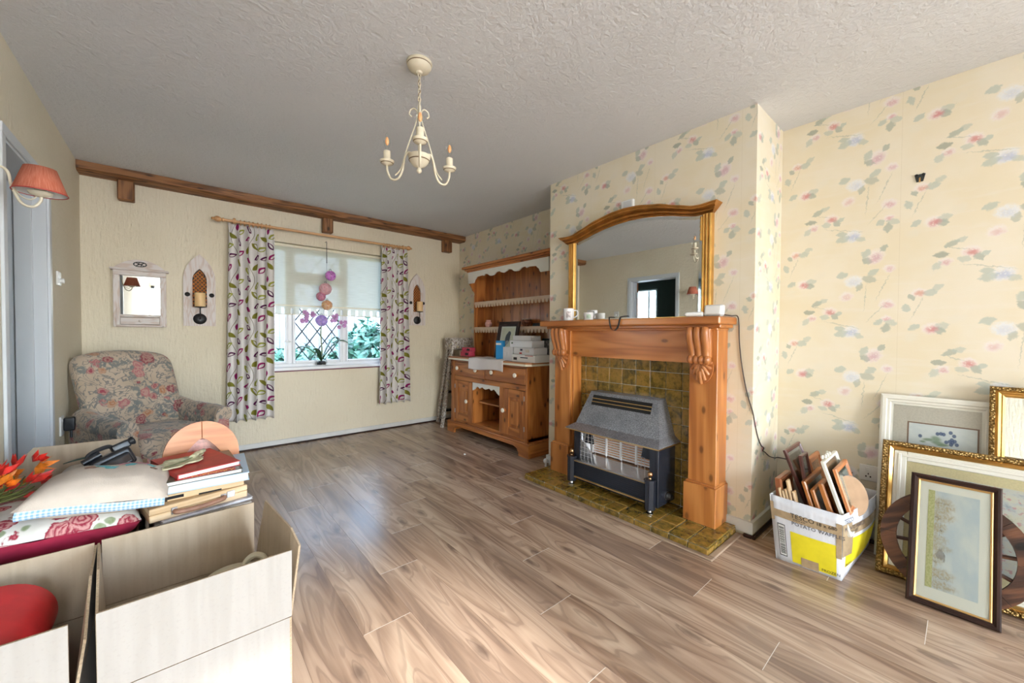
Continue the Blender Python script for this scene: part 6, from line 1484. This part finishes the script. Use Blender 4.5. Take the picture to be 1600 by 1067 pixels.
# boxes behind, carrying the cushions and books
C = carton('wide cardboard box under the cushions beside the doorway', (-.535, 1.665), (-.105, 1.665), (-.105, 2.32), (-.535, 2.32), .47,
    [('back_flap', [(-.107, 2.32, .472), (-.535, 2.32, .472), (-.535, 2.33, .545), (-.425, 2.335, .678), (-.138, 2.335, .672)]),
     ('back_flap', [(-.108, 2.300, .472), (-.30, 2.300, .472), (-.30, 2.305, .60), (-.104, 2.305, .578)])])
mk('box_filling', MB().rbox((-.315, 1.99, .2375), (.40, .60, .463), .03, 4), 'card_in', None, label='brown packing paper filling the wide box under the cushions', cat='packing')
D = thing('cardboard_box', 'closed cardboard box under the stack of books', 'box', (.055, 1.945, 0), (0, 0, R(4)), 'open cardboard boxes in the foreground')
mk('box_body', bx(-.135, .135, -.235, .235, .001, .496, b=.002), 'card_out', D); mk('top_flap', bx(-.134, .134, -.234, -.0015, .496, .5, b=.001), 'card_out', D); mk('top_flap', bx(-.134, .134, .0015, .234, .496, .5, b=.001), 'card_out', D)

def stackthing(name, label, cat, x, y, z, rot): return thing(name, label, cat, (x, y, z), (0, 0, R(rot)))
def book(name, label, x, y, z, w, d, h, cover, pages, rot, cat='book', ct=.002):
    t = stackthing(name, label, cat, x, y, z, rot)
    mk('cover', bx(0, w, 0, d, 0, ct, b=.0005).box(0, w, 0, d, h - ct, h, b=.0005).box(0, w, d - ct, d, ct, h - ct), cover, t)
    mk('pages', bx(.004, w - .004, .003, d - ct - .0005, ct, h - ct), pages, t); return t
plain('book_blue', (.50, .64, .78), .4); plain('book_dark', (.10, .10, .075), .3, var=.5, vscale=25); plain('yellow_ink', (.75, .50, .10), .5); plain('magazine_cover', (.60, .58, .64), .3, var=.3, vscale=40)
book('magazine', 'thin glossy magazine under the wooden case', -.045, 1.695, .5005, .26, .25, .009, 'magazine_cover', 'paper_white', 10, 'magazine')
t = stackthing('wooden_case', 'pale wooden artist case with leather handle in the book stack', 'case', -.074, 1.697, .510, 12)
mk('case_base', bx(0, .275, 0, .23, 0, .024, b=.002), 'pine_pale', t); mk('case_lid', bx(0, .275, 0, .23, .0248, .045, b=.002), 'pine_pale', t)
hd = mk('handle', MB().tube(catmull([(.064, -.004, .022), (.070, -.016, .020), (.13, -.02, .018), (.192, -.016, .022), (.198, -.004, .024)], 5), .008, 8), 'leather', t)
for x in (.062, .200): mk('handle_mount', bx(x - .008, x + .008, -.004, .001, .012, .034, b=.001), 'steel', hd)
mk('clasp', bx(.210, .234, -.003, .001, .016, .038, b=.001), 'steel', t)
t = stackthing('drawing_box', 'flat pale wooden tray with dark slots above the artist case', 'tray', -.043, 1.742, .5555, 3)
mk('tray_body', bx(0, .228, 0, .22, 0, .0205, b=.002), 'pine_pale', t); mk('slot', bx(.012, .055, -.0006, .004, .006, .016), 'void_shade', t); mk('slot', bx(.095, .16, -.0006, .004, .001, .006), 'void_shade', t)
book('large_book', 'large blue and white book in the middle of the stack', -.058, 1.752, .5765, .258, .29, .0295, 'book_blue', 'paper_white', -3, ct=.003)
t = book('dark_book', 'dark covered book with a red title strip beneath the red book', -.055, 1.735, .6065, .236, .315, .015, 'book_dark', 'mount_cream', 3)
mk('title_strip', bx(.045, .215, .004, .036, .0151, .0156), 'red_paper', t)
m = MB()
for i in range(21):
    x = .052 + i * .0075; m.tube([(x, .014 + .008 * sin(i * 2.1), .0158), (x + .005, .024 + .007 * cos(i * 1.7), .0158), (x + .009, .016 + .008 * sin(i * 2.9), .0158)], .0011, 4)
mk('title_script', m, 'yellow_ink', t)
t = thing('red_book', 'red hardback book on top of the stack', 'book', (-.004, 1.745, .6220), (0, 0, R(16)))
mk('cover', bx(0, .19, 0, .285, 0, .002, b=.0005).box(0, .19, 0, .285, .014, .017, b=.0008).box(0, .003, 0, .285, .002, .014), 'red_book', t); mk('pages', bx(.004, .186, .003, .282, .002, .014), 'paper_white', t)
# leaf dish
def leaf_out(k, n=36):
    a = 2 * pi * k / n; r = .058 * (1 + .16 * sin(a * 5 + .4) + .10 * sin(a * 9)); return (r * cos(a) * 1.5, r * sin(a) * .85)
t = thing('leaf_dish', 'pale green leaf shaped dish lying on the red book', 'dish', (.000, 1.868, .6395), (0, 0, R(40)))
plain('leaf_glaze', (.52, .50, .33), .35, var=.35, vscale=30); n = 36
m = MB(); vs = [(0, 0, .003)]
for q, zz in ((.45, .003), (.85, .006), (1.0, .011)): vs += [(leaf_out(k)[0] * q, leaf_out(k)[1] * q, zz) for k in range(n)]
m.add(vs, [(0, 1 + k, 1 + (k + 1) % n) for k in range(n)] + [(1 + r * n + k, 1 + (r + 1) * n + k, 1 + (r + 1) * n + (k + 1) % n, 1 + r * n + (k + 1) % n) for r in range(2) for k in range(n)], [[(0, 0)] * 3] * n + [[(0, 0)] * 4] * (2 * n))
solid(mk('leaf_blade', m, 'leaf_glaze', t, smooth=70), .004, -1)
mk('stalk', MB().tube(catmull([(.06, .01, .008), (.10, .03, .011), (.135, .042, .014)], 5), [.012] * 6 + [.008] * 5, 8), 'leaf_glaze', t); mk('vein', MB().tube([(-.07, 0, .010), (0, .004, .0075), (.07, .012, .011)], .0018, 5), 'stem_green', t)
# arched wooden piece
t = thing('wooden_arch', 'curved orange wooden arch standing behind the red book', 'ornament', (.076, 2.095, .5005), (R(-6), 0, R(4)))
n = 22; out = []; inn = []
for k in range(n + 1):
    a = pi * k / n; out.append((-.128 * cos(a), .105 + .143 * sin(a)))
    q = abs(2 * k / n - 1); inn.append((-.085 * (1 if k < n / 2 else -1) * q ** .85, .07 + .108 * (1 - q ** 1.25)))
out = [(-.128, 0)] + out + [(.128, 0)]; inn = [(-.085, 0)] + inn + [(.085, 0)]
m = MB(); m.ring(out, inn, 1, -.012, .012, closed=False); mk('arch', m, 'orange_wood', t, smooth=40)
m = MB(); m.tube([(0, -.0125, .18), (0, -.0125, .247)], .0015, 4); mk('centre_ridge', m, 'mahogany', t)
mk('pink_folder', MB().rbox((.075, 2.15, .585), (.18, .03, .168), .006, 2), 'pink_china', None, label='pink patterned folder seen through the wooden arch', cat='folder')

# ------------------------------------------------------------------ cushions
def cushion(p, w, d, h, puff=.5):
    x, y, z = p; a, b = abs(2 * x / w), abs(2 * y / d); f = max(0, (1 - a ** 2.6)) ** .5 * max(0, (1 - b ** 2.6)) ** .5
    e = 1 - .06 * (1 - a ** 2) * (b > .6) ; f2 = 1 - .06 * (1 - b ** 2) * (a > .6)
    return (x * f2, y * e, z * (.12 + .88 * f))
cs = thing('rose_cushion', 'rose print cushion with crimson underside on the wide box', 'cushion', (-.325, 1.865, .470), (R(0), R(2), R(1)))
def half(top):
    m = MB(); w, d = .46, .37; n = 30
    def f(u, v):
        x, y = (u - .5) * w, (v - .5) * d; a, b = abs(2 * u - 1), abs(2 * v - 1)
        cx = 1 - .07 * (1 - b * b) * a ** 3; cy = 1 - .07 * (1 - a * a) * b ** 3
        if top: q = .05 * (max(0, 1 - a ** 2.6) * max(0, 1 - b ** 2.6)) ** .5
        else: q = -.068 * (max(0, 1 - a ** 5) * max(0, 1 - b ** 9)) ** .5 + .004 * sin(u * 21) * sin(pi * u) * b
        return (x * cx, y * cy, .070 + q)
    return m.grid(f, n, n)
mk('print_cover', half(True), 'rose_print', cs, smooth=80); mk('crimson_back', half(False), 'crimson', cs, smooth=80)
cl = thing('linen_cushion', 'oatmeal linen cushion with blue gingham edge and appliqued motifs', 'cushion', (-.182, 1.795, .562), (R(1), R(6), R(-5)))
def lhalf(top):
    m = MB(); w, d, h = .325, .27, .15; n = 28
    def f(u, v):
        x, y = (u - .5) * w, (v - .5) * d; p = cushion((x, y, h / 2), w, d, h); q = p[2] * (1 if top else -.6)
        return (p[0], p[1], .05 + q + .004 * sin(u * 17 + v * 4) * sin(pi * v) * sin(pi * u))
    return m.grid(f, n, n), f
m, ftop = lhalf(True); mk('linen_front', m, 'linen', cl, smooth=80); m, _ = lhalf(False); mk('linen_back', m, 'linen', cl, smooth=80)
mk('gingham_edge', MB().grid(lambda u, v: (-.155 + .31 * u, -.130 - .006 * sin(pi * v) + .009 * sin(pi * u), .032 + .026 * v + .003 * sin(u * 7)), 40, 3, uvf=lambda u, v: (u * .31, v * .03)), 'gingham', cl, smooth=80)
plain('teal_patch', (.16, .50, .55), .8, var=.3, vscale=80); plain('pink_patch', (.66, .30, .38), .8, var=.3, vscale=80); plain('brown_patch', (.32, .20, .15), .8, var=.4, vscale=80)
for (u, v, ru, rv, mt) in ((.36, .56, .05, .06, 'brown_patch'), (.43, .63, .055, .05, 'teal_patch'), (.50, .57, .05, .055, 'teal_patch'), (.58, .70, .05, .05, 'pink_patch'), (.64, .60, .045, .05, 'teal_patch'), (.72, .70, .06, .045, 'pink_patch'), (.80, .66, .05, .045, 'teal_patch'), (.84, .57, .035, .04, 'brown_patch'), (.66, .73, .05, .03, 'pink_patch')):
    mk('applique', MB().grid(lambda a, b, q=(u, v, ru, rv): (lambda P: (P[0], P[1], P[2] + .0015))(ftop(q[0] + q[2] * b * cos(2 * pi * a) * (1 + .15 * sin(10 * pi * a)), q[1] + q[3] * b * sin(2 * pi * a) * (1 + .15 * sin(10 * pi * a)))), 20, 3), mt, cl, smooth=80)
mk('folded_blanket', MB().rbox((-.225, 2.14, .5405), (.22, .26, .142), .03, 5, fn=lambda p: (p.x, p.y, p.z + .006 * sin(p.x * 40) * sin(p.y * 30))), 'mount_mushroom', None, smooth=70, label='folded brown blanket under the video camera in the wide box', cat='blanket')
# ------------------------------------------------------------------ black camcorder
vc = thing('camcorder', 'black plastic video camera lying on the cushions by the box flap', 'camera', (-.176, 2.06, .610), (R(-12), R(-20), R(22))); vc.scale = (.78, .8, .85)
K = lambda nm, m, mat='black_plastic', par=None: mk(nm, m, mat, par or vc, smooth=40)
K('body', MB().rbox((0, 0, .040), (.15, .08, .080), .014, 3)); K('lens_barrel', MB().lathe([(0, 0), (.030, 0), (.032, -.01), (.032, -.045), (.036, -.05), (.036, -.06), (.026, -.06), (.024, -.05), (0, -.05)], 20, (-.07, 0, .032), 'x')); K('lens_glass', MB().lathe([(0, -.052), (.025, -.052)], 18, (-.07, 0, .032), 'x'), 'glass')
K('viewfinder', MB().rbox((.055, .0, .088), (.07, .035, .034), .008, 2)); K('eyecup', MB().lathe([(.014, 0), (.020, .016), (.017, .02), (0, .012)], 14, (.088, 0, .09), 'x')); K('top_handle', MB().tube(catmull([(-.055, 0, .062), (-.06, 0, .10), (-.03, 0, .112), (.02, 0, .108), (.03, 0, .085)], 5), .009, 8)); K('microphone', MB().tube([(-.085, -.012, .088), (-.02, -.012, .094)], .013, 10))
K('hand_grip', MB().rbox((.005, -.045, .032), (.11, .03, .055), .012, 3)); K('grip_strap', MB().grid(lambda u, v: (-.04 + .09 * u, -.062 - .014 * sin(pi * u), .02 + .028 * v), 10, 2), 'cord_dark'); K('screen_hatch', MB().rbox((.012, .037, .036), (.08, .008, .048), .003, 2), 'black_enamel')
t = mk('flat_leaf', MB().grid(lambda u, v: (-.33 + .13 * u, 2.20 + .03 * (v - .5) * sin(pi * min(.98, .08 + .9 * u)), .63 + .012 * sin(u * 3)), 10, 3), 'hedge_leaf', None, smooth=80, label='long green artificial leaf behind the linen cushion', cat='leaf'); solid(t, .002)
# ------------------------------------------------------------------ red flower bunch
fb = thing('flower_bunch', 'bunch of red and orange artificial flowers at the left edge', 'flowers', (-.455, 1.975, .572), (0, 0, 0)); fb.scale = (.78, .8, .85)
plain('petal_red', (.62, .03, .02), .5, var=.3, vscale=30); plain('petal_orange', (.80, .22, .02), .5, var=.3, vscale=30); plain('stem_olive', (.13, .15, .04), .6, var=.3)
rr = random.Random(9); m = MB(); 
for i in range(26):
    a = rr.uniform(-.9, .9); e = Vector((.055 + rr.uniform(-.06, .12), rr.uniform(-.12, .10), .05 + rr.uniform(0, .06))); m.tube(catmull([(-.10 + rr.uniform(-.03, .03), -.06 + rr.uniform(-.05, .05), .0 + rr.uniform(0, .03)), e * .6, e], 4), [.003] * 8 + [.002], 5)
mk('stems', m, 'stem_olive', fb)
for i in range(46):
    c = Vector((rr.uniform(-.12, .13), rr.uniform(-.11, .12), rr.uniform(.03, .135))); d = Vector((.6 + rr.uniform(-.5, .6), rr.uniform(-.7, .7), rr.uniform(.0, .9))).normalized(); s = d.cross(Vector((0, 0, 1))).normalized(); L = rr.uniform(.04, .075); m = MB()
    for k in range(4):
        b = s * cos(k * 1.57) + d.cross(s) * sin(k * 1.57); tip = c + d * L + b * L * .38
        m.add([c, c + d * L * .5 + b * L * .2 + d.cross(b) * .011, tip, c + d * L * .5 + b * L * .2 - d.cross(b) * .011], [(0, 1, 2), (0, 2, 3)], [[(0, 0)] * 3] * 2)
    mk('flower', m, 'petal_red' if rr.random() < .62 else 'petal_orange', fb, smooth=60)
